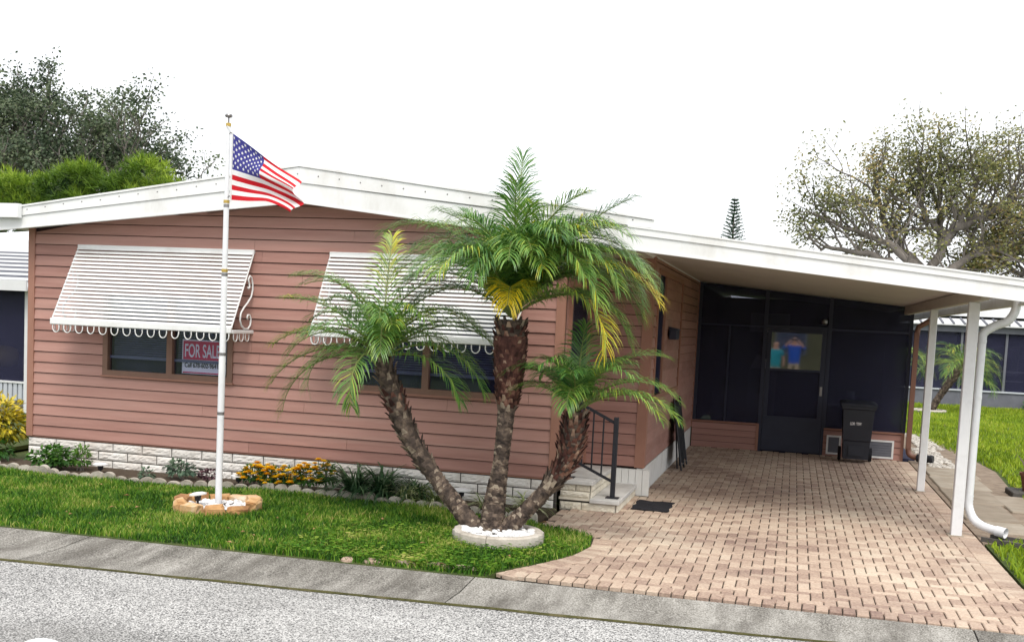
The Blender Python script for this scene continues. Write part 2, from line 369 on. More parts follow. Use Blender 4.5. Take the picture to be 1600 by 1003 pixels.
q = MB(); xs_ = [-8 + i * .16 for i in range(140)]; vs = []; fs = []
for i, x in enumerate(xs_):
    wd = max(.0015, .006 + .020 * mnoise.noise(Vector((x * 1.3, 3, 0))) + .012 * mnoise.noise(Vector((x * 5.3, 7, 0)))) ; yo = .012 * mnoise.noise(Vector((x * 2.1, 9, 0)))
    vs += [(x, gout(x) - wd + yo, -.041), (x, gout(x) + yo, -.030), (x, gout(x) + wd * .7 + yo, -.028)]
for i in range(len(xs_) - 1):
    for j in range(2): fs.append((i*3+j, (i+1)*3+j, (i+1)*3+j+1, i*3+j+1))
q.add(vs, fs); q.build('moss_joint', M['moss'], gut)
DRIVE = [(6.58,.12),(6.60,-.95),(7.17,-1.28),(7.24,-1.75),(7.17,-2.2),(7.0,-2.6),(6.76,-3.03),(6.79,-3.165),(11.45,-3.27),(11.15,-2.7),(10.88,-2.2),(10.79,-1.7),(10.79,7.70),(7.25,7.70),(7.25,1.54),(6.58,1.54)]
# lawns: earth under the blades
FRONT = [(-9,gin(-9)),(-9,9),(-1.6,9),(-1.0,.1),(0,-.62),(1.4,-.80),(2.3,-.72),(3.3,-.53),(3.9,-.46),(4.8,-.58),(5.5,-.61),(6.0,-.75),(6.5,-.78),(6.56,-.95)] + DRIVE[2:7] + [(6.7,gin(6.7))]
b = MB(); b.prism(FRONT, 'z', -.06, -.004); structure(b.build('lawn', M['turf']))
RIGHT = [(10.82,7.9),(10.82,-1.7),(10.92,-2.25),(11.2,-2.75),(11.5,gin(11.5)),(26,gin(26)),(26,26),(3,30),(3,16.2),(10.82,16.2)]
b = MB(); b.prism(RIGHT, 'z', -.06, -.006); structure(b.build('lawn', M['turf']))
# planting bed
BED = [(-1.6,.0),(-1.0,-.50),(0,-.57),(.5,-.60),(1.4,-.75),(2.3,-.67),(3.3,-.48),(3.9,-.41),(4.8,-.53),(5.5,-.56),(6.0,-.70),(6.5,-.72),(6.58,-.2),(6.55,.06),(-1.6,.06)]
b = MB(); b.prism(BED, 'z', -.05, .015)
bed = structure(b.build('planting_bed', M['soil']))

# ---- grass blades
def blades(name, poly, n, hmin, hmax, wid, mname, holes=(), seed=1, weight=None, label='', z0=-.004):
    rs = np.random.RandomState(seed); P = np.array(poly); lo = P.min(0); hi = P.max(0)
    if weight is None:
        x = rs.uniform(lo[0], hi[0], n * 4); y = rs.uniform(lo[1], hi[1], n * 4)
    else:
        x, y = weight(rs, n * 4)
    k = in_poly(x, y, poly)
    for (cx, cy, r_) in holes: k &= (x - cx) ** 2 + (y - cy) ** 2 > r_ * r_
    x = x[k][:n]; y = y[k][:n]; n = len(x)
    a = rs.uniform(0, 2 * np.pi, n); h = rs.uniform(hmin, hmax, n) * (.75 + .5 * np.sin(x * 1.7 + 1.3 * np.sin(y * 2.1)) ** 2)
    ln = rs.uniform(.1, .9, n) * h; la = rs.uniform(0, 2 * np.pi, n); wd = wid * rs.uniform(.6, 1.3, n)
    dx, dy = np.cos(a) * wd, np.sin(a) * wd; lx, ly = np.cos(la) * ln, np.sin(la) * ln
    z = np.full(n, z0)
    v = np.stack([np.stack([x - dx, y - dy, z], 1), np.stack([x + dx, y + dy, z], 1),
                  np.stack([x + dx * .7 + lx * .35, y + dy * .7 + ly * .35, z + h * .6], 1), np.stack([x - dx * .7 + lx * .35, y - dy * .7 + ly * .35, z + h * .6], 1),
                  np.stack([x + lx, y + ly, z + h], 1)], 1).reshape(-1, 3)
    i = np.arange(n) * 5
    me = bpy.data.meshes.new(name); me.vertices.add(n * 5); me.vertices.foreach_set('co', v.ravel())
    lp = np.stack([i, i + 1, i + 2, i + 3, i + 3, i + 2, i + 4], 1).ravel()
    me.loops.add(len(lp)); me.loops.foreach_set('vertex_index', lp)
    me.polygons.add(n * 2); st = np.stack([np.arange(n) * 7, np.arange(n) * 7 + 4], 1).ravel(); me.polygons.foreach_set('loop_start', st)
    va = np.repeat(np.clip(rs.normal(.5, .3, n), 0, 1.1), 2)
    at = me.attributes.new('var', 'FLOAT', 'FACE'); at.data.foreach_set('value', va)
    me.materials.append(M[mname]); me.update(calc_edges=True)
    o = put(me); return stuff(o, label, 'grass')
GR = [(p[0], p[1]) for p in FRONT if p[1] < 5]
blades('grass', [(-3.5,gin(-3.5)+.01),(-3.5,1.5),(-1.2,.2)] + FRONT[4:-1] + [(6.7,gin(6.7)+.02)], 150000, .025, .060, .0050, 'grass', holes=((3.54,-1.75,.41),(6.42,-1.87,.42)), seed=3, label='short green front lawn between the flower bed and the concrete gutter')
def wfar(rs, n):
    d = rs.uniform(0, 1, n) ** 1.6
    return rs.uniform(10.8, 19, n), -3 + d * 30
blades('grass', [(12.05,7.0),(11.8,3.6),(11.47,.6),(10.84,.26),(10.83,-1.7),(10.92,-2.2),(11.2,-2.7),(11.5,-3.0),(19,-3),(19,25.8),(10.9,25.8),(10.9,16),(11.5,12)], 110000, .05, .10, .010, 'grass_far', seed=5, weight=wfar, label='bright yellow-green side lawn beyond the carport posts')
# clover-like weeds at the kerb side of the front lawn
b = MB(); rs = random.Random(11)
for i in range(2600):
    u = rs.random() ** .8; x = 4.9 + 2.2 * rs.random(); y = -3.25 + 1.5 * rs.random() ** 1.5
    if not in_poly(np.array([x]), np.array([y]), FRONT)[0] or (x - 6.42) ** 2 + (y + 1.87) ** 2 < .18: continue
    z = .02 + .05 * rs.random(); s_ = .010 + .012 * rs.random(); a = rs.random() * 6.28; tl = (rs.random() - .5) * .8
    c, sn = math.cos(a) * s_, math.sin(a) * s_
    b.add([(x - c, y - sn, z), (x + sn, y - c, z + tl * s_), (x + c, y + sn, z + .5*tl*s_), (x - sn, y + c, z)], [(0,1,2,3)], va=.35 + .6 * rs.random())
stuff(b.build('clover', M['grass'], normals=False), 'low broad-leaved weeds in the lawn near the paved drive', 'weeds')
# fallen leaves
b = MB()
for i in range(26):
    x = rs.uniform(.5, 7); y = rs.uniform(-3.3, -.9); a = rs.random() * 6.28; s_ = .02 + .015 * rs.random(); z = .05
    c, sn = math.cos(a) * s_, math.sin(a) * s_
    b.add([(x - c, y - sn, z), (x + sn*.5, y - c*.5, z + .012), (x + c, y + sn, z), (x - sn*.5, y + c*.5, z + .008)], [(0,1,2,3)], va=rs.random())
stuff(b.build('fallen_leaves', M['dead_leaf'], normals=False), 'scattered dry leaves on the front lawn', 'leaves')

# ---- paved drive: 90-degree herringbone, soldier courses at the edges
b = MB(); b.prism(DRIVE, 'z', -.055, -.014); drive = structure(b.build('driveway', M['sand']))
a_ = .0935; J = .0048
def paver_mesh(lx, ly, top=0.0):
    q = MB(); c = .005; hx, hy = lx / 2 - J, ly / 2 - J
    q.add([(-hx,-hy,-.03),(hx,-hy,-.03),(hx,hy,-.03),(-hx,hy,-.03),(-hx,-hy,top-c),(hx,-hy,top-c),(hx,hy,top-c),(-hx,hy,top-c),(-hx+c,-hy+c,top),(hx-c,-hy+c,top),(hx-c,hy-c,top),(-hx+c,hy-c,top)],
          [(0,1,5,4),(1,2,6,5),(2,3,7,6),(3,0,4,7),(4,5,9,8),(5,6,10,9),(6,7,11,10),(7,4,8,11),(8,9,10,11)])
    return q
QH, QV = paver_mesh(2 * a_, a_), paver_mesh(a_, 2 * a_)
QS = paver_mesh(a_, 2 * a_, .0035)
pav = []                                   # (shape, x, y, rot, tilt)
IN = [(6.60,.18),(6.62,-.83),(7.26,-1.20),(7.35,-1.75),(7.29,-2.25),(7.12,-2.68),(6.9,-3.0),(11.05,-3.1),(10.80,-2.2),(10.66,-1.7),(10.66,7.70),(7.25,7.70),(7.25,1.5),(7.13,1.5),(7.13,.18)]
for i in range(-4, 58):
    for j in range(0, 126):
        k = (i - j) % 4
        if k == 0: cx, cy, q = (i + 1) * a_, (j + .5) * a_, 0
        elif k == 3: cx, cy, q = (i + .5) * a_, (j + 1) * a_, 1
        else: continue
        pav.append((q, 6.5 + cx, -3.3 + cy, 0))
X = np.array([p[1] for p in pav]); Y = np.array([p[2] for p in pav]); k = in_poly(X, Y, IN)
pav = [p for p, kk in zip(pav, k) if kk]
def course(path, inward):
    """soldier course along a path: bricks stand across the edge"""
    acc = 0
    for (p0, p1) in zip(path[:-1], path[1:]):
        d = Vector((p1[0] - p0[0], p1[1] - p0[1], 0)); L_ = d.length; d.normalize(); nrm = Vector((-d.y, d.x, 0)) * inward
        n = max(1, round(L_ / a_)); st = L_ / n
        for i in range(n):
            c = Vector((p0[0], p0[1], 0)) + d * (st * (i + .5)) + nrm * a_
            pav.append((2, c.x, c.y, math.atan2(d.y, d.x)))
course([(6.80,-3.175),(11.4,-3.27)], 1)
course([(6.74,-3.14),(7.0,-2.62),(7.17,-2.2),(7.24,-1.75),(7.2,-1.38)], -1)
course([(6.62,-.97),(7.2,-1.30)], 1)
course([(10.79,7.6),(10.79,-1.7),(10.88,-2.2),(11.15,-2.7),(11.4,-3.1)], -1)
pav.sort(key=lambda p: (p[1] - CAM[0]) ** 2 + (p[2] - CAM[1]) ** 2)
meshes = [q.mesh('paver', M['paver']) for q in (QH, QV, QS)]
for (q, x, y, r_) in pav[:300]:
    o = put(meshes[q], drive, (x, y, rnd.uniform(-.0015, .0015))); o.rotation_euler = (rnd.gauss(0, .006), rnd.gauss(0, .006), r_ + rnd.gauss(0, .008))
b = MB()
for (q, x, y, r_) in pav[300:]:
    src = (QH, QV, QS)[q]; c, s_ = math.cos(r_ + rnd.gauss(0, .006)), math.sin(r_); dz = rnd.uniform(-.0015, .0015); tx, ty = rnd.gauss(0, .006), rnd.gauss(0, .006)
    b.add([(x + vx * c - vy * s_, y + vx * s_ + vy * c, vz + dz + vx * tx + vy * ty) for vx, vy, vz in src.v], src.f, va=rnd.random())
stuff(b.build('pavers', M['paver'], drive))
print('pavers', len(pav))
# bits of brick let into the grass along the kerb
for i, (x, y, s_) in enumerate([(5.75,-3.22,.09),(6.0,-3.17,.10),(6.27,-3.13,.11),(6.48,-3.12,.10),(5.55,-3.26,.06)]):
    q = MB(); q.blob((0,0,0), (s_, .05, .028), seed=i, amp=.12, nu=10, nv=5); me = q.mesh('edge_brick', M['paver'])
    o = put(me, None, (x, y, .004)); tag(o, ('second worn brick from the left in the grass beside the gutter', 'middle worn brick in the grass beside the gutter', 'worn brick in the grass beside the gutter, second from the drive', 'worn brick in the grass beside the gutter, nearest the drive', 'smallest worn brick in the grass beside the gutter, farthest left')[i], 'brick', 'broken bricks along the lawn edge')
    o.rotation_euler.z = rnd.uniform(-.2, .2)

# ---- side path beyond the carport
b = MB(); b.prism([(10.80,7.9),(10.80,.3),(11.45,.6),(11.75,3.6),(12.0,7.0),(11.7,13),(10.9,14)], 'z', -.055, .004); path = structure(b.build('path', M['path_earth']))
for (x0, x1, y0, y1, a) in [(10.84,11.42,1.75,3.05,.02),(10.86,11.5,3.1,4.35,-.01),(10.88,11.55,4.4,5.7,.02),(10.9,11.6,5.75,6.9,0),(11.46,11.85,2.6,4.0,.06),(11.0,11.4,.95,1.65,.1)]:
    q = MB(); q.bbox(x0, x1, y0, y1, -.03, .022 + rnd.uniform(0, .008), .012); o = q.build('path_slab', M['slab_path'], path)
b = MB()
for i in range(800):
    t_ = rnd.random(); x = 11.05 + .40 * rnd.random() + (t_ > .5) * .15; y = 6.8 + 6.5 * t_; s_ = rnd.uniform(.02, .05)
    b.blob((x, y, .012), (s_, s_ * .8, s_ * .6), i, .3, 5, 3, va=rnd.random())
stuff(b.build('gravel', M['gravel']), 'pale loose gravel strip along the side of the screened porch', 'gravel')

# ================================================================== HOUSE
W1, W2, D, H0, DS = 6.54, 7.24, 1.55, .335, 7.716
home = thing('mobile_home', 'rose-brown lap-sided mobile home with a low white gable roof', 'house', (3.6, 0, 0))
CH = .1272
def zroof(x): return 2.785 + (3.175 - 2.785) * (x + .17) / 3.79 if x < 3.62 else 3.175 - (3.175 - 2.775) * (x - 3.62) / 3.58
def xroof(z):            # x-range of the gable at height z
    lo = 0.0 if z <= zroof(0) else -.17 + (z - 2.785) / (3.175 - 2.785) * 3.79
    hi = 9 if z <= zroof(7.2) else 3.62 + (3.175 - z) / (3.175 - 2.775) * 3.58
    return lo, hi
def plank(parent, P, u0, u1, z0, z1, zb, u0t=None, u1t=None, name='siding_plank'):
    """lap board: bottom edge proud of the wall; P(u, outward, z) -> world"""
    u0t = u0 if u0t is None else u0t; u1t = u1 if u1t is None else u1t
    def off(z): return .022 - .016 * (z - zb) / CH
    q = MB(); A = []
    for (u_b, u_t) in ((u0, u0t), (u1, u1t)):
        A += [P(u_b, 0, z0), P(u_b, off(z0), z0), P(u_b, off(z0) - .0005, z0 + .006), P(u_t, off(z1), z1), P(u_t, 0, z1)]
    q.add(A, [(0,1,6,5),(1,2,7,6),(2,3,8,7),(3,4,9,8),(4,3,2,1,0),(5,6,7,8,9)])
    return q.build(name, M['siding'], parent)
GAP = .009                                          # shadow gap under each lap
def clad(parent, P, ulo, uhi, zlo, zhi, holes=(), seams=(), clip=None):
    n = int((zhi - zlo) / CH) + 2
    for i in range(n):
        z0 = zlo + i * CH; z1 = min(z0 + CH - GAP, zhi)
        if z0 >= zhi - .02: break
        la, lb, ta, tb = ulo, uhi, ulo, uhi
        if clip:
            c0, c1 = clip(z0), clip(z1)
            la, lb, ta, tb = max(ulo, c0[0]), min(uhi, c0[1]), max(ulo, c1[0]), min(uhi, c1[1])
            if lb - la < .05: continue
            if tb < ta: ta = tb = (ta + tb) / 2
        rects = [(la, lb, z0, z1, ta, tb)]
        for (h0, h1, hz0, hz1) in holes:
            new = []
            for (a, c, y0, y1, a2, c2) in rects:
                if hz1 <= y0 or hz0 >= y1 or h1 <= a or h0 >= c: new.append((a, c, y0, y1, a2, c2)); continue
                if a < h0: new.append((a, h0, y0, y1, a2, h0))
                if c > h1: new.append((h1, c, y0, y1, h1, c2))
                m0, m1 = max(a, h0), min(c, h1)
                if y0 < hz0 - .01: new.append((m0, m1, y0, hz0, m0, m1))
                if y1 > hz1 + .01: new.append((m0, m1, hz1, y1, m0, m1))
            rects = new
        for s_ in (seams[i % len(seams)] if seams else ()):
            new = []
            for (a, c, y0, y1, a2, c2) in rects:
                if a + .15 < s_ < c - .15: new += [(a, s_ - .0016, y0, y1, a2, s_ - .0016), (s_ + .0016, c, y0, y1, s_ + .0016, c2)]
                else: new.append((a, c, y0, y1, a2, c2))
            rects = new
        for (a, c, y0, y1, a2, c2) in rects:
            if c - a > .01: plank(parent, P, a, c, y0, y1, z0, a2, c2)
WIN = [(1.065, 2.69, 1.145, 2.05), (4.215, 5.945, 1.16, 2.07)]
def holed(poly, holes, y0, y1, name, mname, parent):
    """gable wall slab with window openings"""
    q = MB(); xs = sorted({0.0, W1, 3.62, *[h[0] for h in holes], *[h[1] for h in holes]})
    for xa, xb in zip(xs[:-1], xs[1:]):
        h = [hh for hh in holes if hh[0] <= xa and hh[1] >= xb]
        spans = [(H0 - .02, h[0][2], True), (h[0][3], None, False)] if h else [(H0 - .02, None, False)]
        for (za, zb, flat) in spans:
            ta, tb = (zb, zb) if flat else (zroof(xa) + .02, zroof(xb) + .02)
            q.prism([(xa, za), (xb, za), (xb, tb), (xa, ta)], 'y', y0, y1)
    return q.build(name, M[mname], parent)
fwall = holed(None, WIN, .0, .11, 'front_wall', 'wall_back', home)
seams = [(2.95,), (4.15,), (), (2.35,), (3.62,), (5.3,), (3.55, 6.2), (1.9,), (3.05,)]
clad(fwall, lambda u, o_, z: (u, -o_, z), .075, W1 - .085, H0, 3.19, [(h[0] - .0, h[1] + .0, h[2], h[3]) for h in WIN], seams, xroof)
for (x0, x1) in ((-.012, .075), (W1 - .085, W1 + .012)):
    q = MB(); q.box(x0, x1, -.028, .02, H0 - .01, zroof((x0 + x1) / 2) + .02); q.build('corner_trim', M['trim'], home)
# other walls
q = MB(); q.box(-.01, .08, .112, 15, 0, 2.79); lw = q.build('side_wall', M['siding'], home)
q = MB(); q.box(W2 - .09, W2, D + .06, 15, H0 - .02, 2.79); rw = q.build('side_wall', M['wall_back'], home)
q = MB(); q.box(W1 - .08, W1, .112, D + .05, H0 - .03, 2.79); dw = q.build('entry_wall', M['siding'], home)
q = MB(); q.box(W1, W2 - .001, D, D + .055, H0 - .02, 2.79); ew = q.build('recess_wall', M['wall_back'], home)
q = MB(); q.box(.08, W2 - .09, 14.9, 15, 0, 2.79); q.build('back_wall', M['siding'], home)
clad(ew, lambda u, o_, z: (u, D - o_, z), W1 + .03, W2 - .09, H0, 2.785, seams=[()])
SW = (2.05, 4.85, 1.15, 2.62)
clad(rw, lambda u, o_, z: (W2 + o_, u, z), D + .09, DS - .03, H0, 2.785, [SW], seams=[(6.2,), (), (5.5,)])
q = MB(); q.box(W2 - .09, W2 + .028, D - .028, D + .09, H0 - .012, 2.8); q.build('corner_trim', M['trim'], home)
q = MB(); q.box(W1 + .001, W1 + .03, D - .024, D, H0, 2.79); q.build('corner_trim', M['trim'], home)
q = MB(); q.box(W2 - .001, W2 + .03, DS - .04, DS + .03, H0, 2.8); q.build('corner_trim', M['trim'], home)
# drip board along the foot of the siding
q = MB(); q.box(-.01, W1, -.006, .03, H0 - .022, H0); q.build('starter_strip', M['trim'], home)
# block skirting
q = MB(); q.box(.0, W1 - .005, .012, .1, -.05, H0 - .021); sk = q.build('skirting', M['mortar'], home)
def block_mesh(L_, H_, seed, mname='block'):
    q = MB(); rr = random.Random(seed); nx, nz = 14, 5; vs = []
    for k_ in range(nz + 1):
        for i in range(nx + 1):
            e = i in (0, nx) or k_ in (0, nz)
            vs.append((L_ * i / nx, -(.004 if e else rr.uniform(.009, .019)), H_ * k_ / nz))
    fs = [(k_*(nx+1)+i, k_*(nx+1)+i+1, (k_+1)*(nx+1)+i+1, (k_+1)*(nx+1)+i) for k_ in range(nz) for i in range(nx)]
    o_ = len(vs); vs += [(0,.02,0),(L_,.02,0),(L_,.02,H_),(0,.02,H_)]
    fs += [(0, o_, o_+1, nx), (nx, o_+1, o_+2, nz*(nx+1)+nx), (nz*(nx+1)+nx, o_+2, o_+3, nz*(nx+1)), (nz*(nx+1), o_+3, o_, 0)]
    q.add(vs, fs); return q.mesh('block', M[mname])
BL, BH = .392, .105
full = [block_mesh(BL - .012, BH - .011, s_) for s_ in range(6)]
for row in range(3):
    x = -.0 - (BL * .5 if row % 2 else 0.0); z = H0 - .024 - BH * (row + 1) + .002
    while x < W1 - .02:
        xa, xb = max(0.002, x), min(W1 - .012, x + BL)
        if xb - xa > .05:
            me = rnd.choice(full) if xb - xa > BL - .02 else block_mesh(xb - xa - .012, BH - .011, int(x * 100))
            o = put(me, sk, (xa - home.location.x + 3.6, 0, z), 'block')
            o.location.y = .008 + rnd.uniform(-.002, .002)
        x += BL
# side skirt (painted white) and its bit below the recess wall
q = MB(); q.box(W2 - .06, W2 + .012, D - .012, DS, -.04, H0 - .021); ss = q.build('side_skirt', M['skirt_white'], home)
q = MB(); q.box(W1 + .002, W2 - .061, D - .012, D + .04, -.04, H0 - .021); q.build('recess_skirt', M['mortar'], home)
for i in range(5):
    x = 6.93 + i * .082; q = MB(); q.box(0, .078, -.03, .0, 0, H0 - .03); o = put(q.mesh('skirt_panel', M['skirt_white']), home, (x - 3.6, D - .012, 0))
# roof
q = MB(); q.prism([(-.17,2.785),(3.62,3.175),(7.24,2.775),(7.45,2.92),(7.45,3.025),(3.62,3.515),(-.17,2.975)], 'y', -.295, 15.3)
roof = q.build('roof', M['fascia'], home)
def strip(name, poly, y0, y1, mname='fascia', parent=roof):
    q = MB(); q.prism(poly, 'y', y0, y1); return q.build(name, M[mname], parent)
strip('lower_fascia', [(-.19,2.752),(3.619,3.135),(3.619,3.345),(-.19,2.885)], -.318, -.296)
strip('lower_fascia', [(3.621,3.135),(7.2,2.735),(7.2,2.945),(3.621,3.345)], -.318, -.296)
strip('upper_fascia', [(-.15,2.893),(3.619,3.347),(3.619,3.512),(-.15,2.985)], -.332, -.297)
strip('upper_fascia', [(3.621,3.347),(7.45,2.948),(7.45,3.022),(3.621,3.512)], -.332, -.297)
strip('drip_edge', [(-.16,2.985),(3.62,3.516),(7.46,3.026),(7.46,3.044),(3.62,3.540),(-.16,3.004)], -.345, -.26)
strip('fascia_lip', [(-.19,2.748),(3.62,3.131),(7.2,2.731),(7.2,2.745),(3.62,3.146),(-.19,2.763)], -.326, -.29)
q = MB(); q.box(7.44, 7.465, -.33, 15.2, 2.9, 3.03); q.build('side_fascia', M['fascia'], roof)
q = MB(); q.box(-.27, -.172, -.40, 15.2, 2.885, 2.90); q.box(-.285, -.27, -.40, 15.2, 2.885, 3.0); q.box(-.285, .14, -.415, -.347, 2.895, 3.055); q.build('gutter_trough', M['fascia'], roof)
q = MB()                                            # screw heads in the upper fascia
for i in range(30):
    x = .2 + i * .243; z = (2.91 + .13 * (x + .15) if x < 3.62 else 3.39 - .113 * (x - 3.62)) + .045 + rnd.uniform(-.006, .006)
    q.lathe([(.009, 0), (.004, .006)], (0,0,0), 6); n0 = len(q.v) - 12
    for k_ in range(n0, len(q.v)):
        vx, vy, vz = q.v[k_]; q.v[k_] = (x + vx, -.332 - vz, z + vy)
stuff(q.build('screws', M['steel'], roof))
# windows
def window(x0, x1, z0, z1, xm):
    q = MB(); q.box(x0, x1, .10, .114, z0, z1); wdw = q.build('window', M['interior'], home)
    t_ = .052
    for (a, c, e, f_) in ((x0 - .035, x0 + t_ - .02, z0 - .03, z1), (x1 - t_ + .02, x1 + .035, z0 - .03, z1), (x0 + t_ - .02, x1 - t_ + .02, z0 - .03, z0 + t_ - .02), (xm - .037, xm + .037, z0 + t_ - .02, z1)):
        q = MB(); q.box(a, c, -.034, .04, e, f_); q.build('frame', M['window_frame'], wdw)
    q = MB(); q.box(x0 - .05, x1 + .05, -.045, -.0, z0 - .048, z0 - .03); q.build('sill', M['trim'], wdw)
    for (a, c) in ((x0 + t_ - .02, xm - .037), (xm + .037, x1 - t_ + .02)):
        q = MB(); q.box(a, c, .012, .016, z0 + .032, z1); q.build('pane', M['glass'], wdw)
        q = MB(); q.box(a, c, .018, .036, z0 + .175, z0 + .205); q.build('sash_rail', M['blind'], wdw)
        q = MB(); z = z0 + .20
        while z < z1 - .01:
            q.add([(a + .015, .072, z), (c - .015, .072, z), (c - .015, .088, z + .017), (a + .015, .088, z + .017)], [(0,1,2,3)]); z += .026
        q.build('blinds', M['blind'], wdw)
    return wdw
window(1.065, 2.69, 1.145, 2.05, 1.915); window(4.215, 5.945, 1.16, 2.07, 5.04)
# big side window under the carport, seen edge-on
q = MB(); q.box(W2 + .0005, W2 + .003, SW[0], SW[1], SW[2], SW[3]); wdw = q.build('window', M['interior'], home)
for (y0, y1, z0, z1) in ((SW[0] - .06, SW[0], SW[2] - .06, SW[3] + .06), (SW[1], SW[1] + .06, SW[2] - .06, SW[3] + .06), (SW[0], SW[1], SW[3], SW[3] + .06), (SW[0], SW[1], SW[2] - .06, SW[2]), (2.75, 2.81, SW[2], SW[3])):
    q = MB(); q.box(W2 + .0005, W2 + .034, y0, y1, z0, z1); q.build('frame', M['trim'], wdw)
q = MB(); q.box(W2 + .008, W2 + .011, SW[0], 2.75, SW[2], SW[3]); q.build('pane', M['glass'], wdw)
for i in range(11):                                 # closed louvre panels
    z = SW[2] + i * .1336; q = MB(); q.add([(W2 + .018, 2.81, z), (W2 + .018, SW[1], z), (W2 + .008, SW[1], z + .131), (W2 + .008, 2.81, z + .131), (W2 + .004, 2.81, z), (W2 + .004, SW[1], z)], [(0,1,2,3),(4,5,1,0)])
    q.build('louvre', M['siding'], wdw)
# entry door in the recess, facing the steps
q = MB(); q.box(W1, W1 + .02, .28, 1.22, .36, 2.36); dr = q.build('door', M['bronze'], home)
for (y0, y1, z0, z1) in ((.22, .28, .33, 2.42), (1.22, 1.28, .33, 2.42), (.28, 1.22, 2.36, 2.42)):
    q = MB(); q.box(W1, W1 + .035, y0, y1, z0, z1); q.build('frame', M['trim'], dr)
q = MB(); q.box(W1 + .02, W1 + .024, .38, 1.12, 1.1, 2.24); q.build('pane', M['glass'], dr)
q = MB(); q.tube([(W1 + .02, .36, 1.32), (W1 + .06, .36, 1.32), (W1 + .06, .46, 1.32)], .009, 6); q.build('handle', M['steel'], dr)
# recess ceiling
q = MB(); q.box(W1 + .001, W2 + .0, -.28, D + .05, 2.768, 2.782); q.build('recess_ceiling', M['ceiling'], home)

# for-sale sign in the left window
sg = thing('for_sale_sign', 'red and white FOR SALE sign standing inside the left window', 'sign', (2.3, .05, 1.19))
q = MB(); q.box(2.035, 2.60, .050, .055, 1.19, 1.585); q.build('board', M['sign_white'], sg)
q = MB(); q.box(2.05, 2.585, .046, .0495, 1.355, 1.57); q.build('red_band', M['sign_red'], sg)
q = MB(); q.box(2.05, 2.585, .046, .0495, 1.198, 1.212); q.build('red_band', M['sign_red'], sg)
S = Matrix.Rotation(R(90), 4, 'X')
text_mesh('FOR SALE', .215, 'sign_white', 'lettering', Matrix.Translation((2.066, .044, 1.385)) @ S, sg, .001, .002, .50)
text_mesh('Call 678-602-9641', .075, 'ink', 'lettering', Matrix.Translation((2.07, .046, 1.265)) @ S, sg, .001, .001, .78)

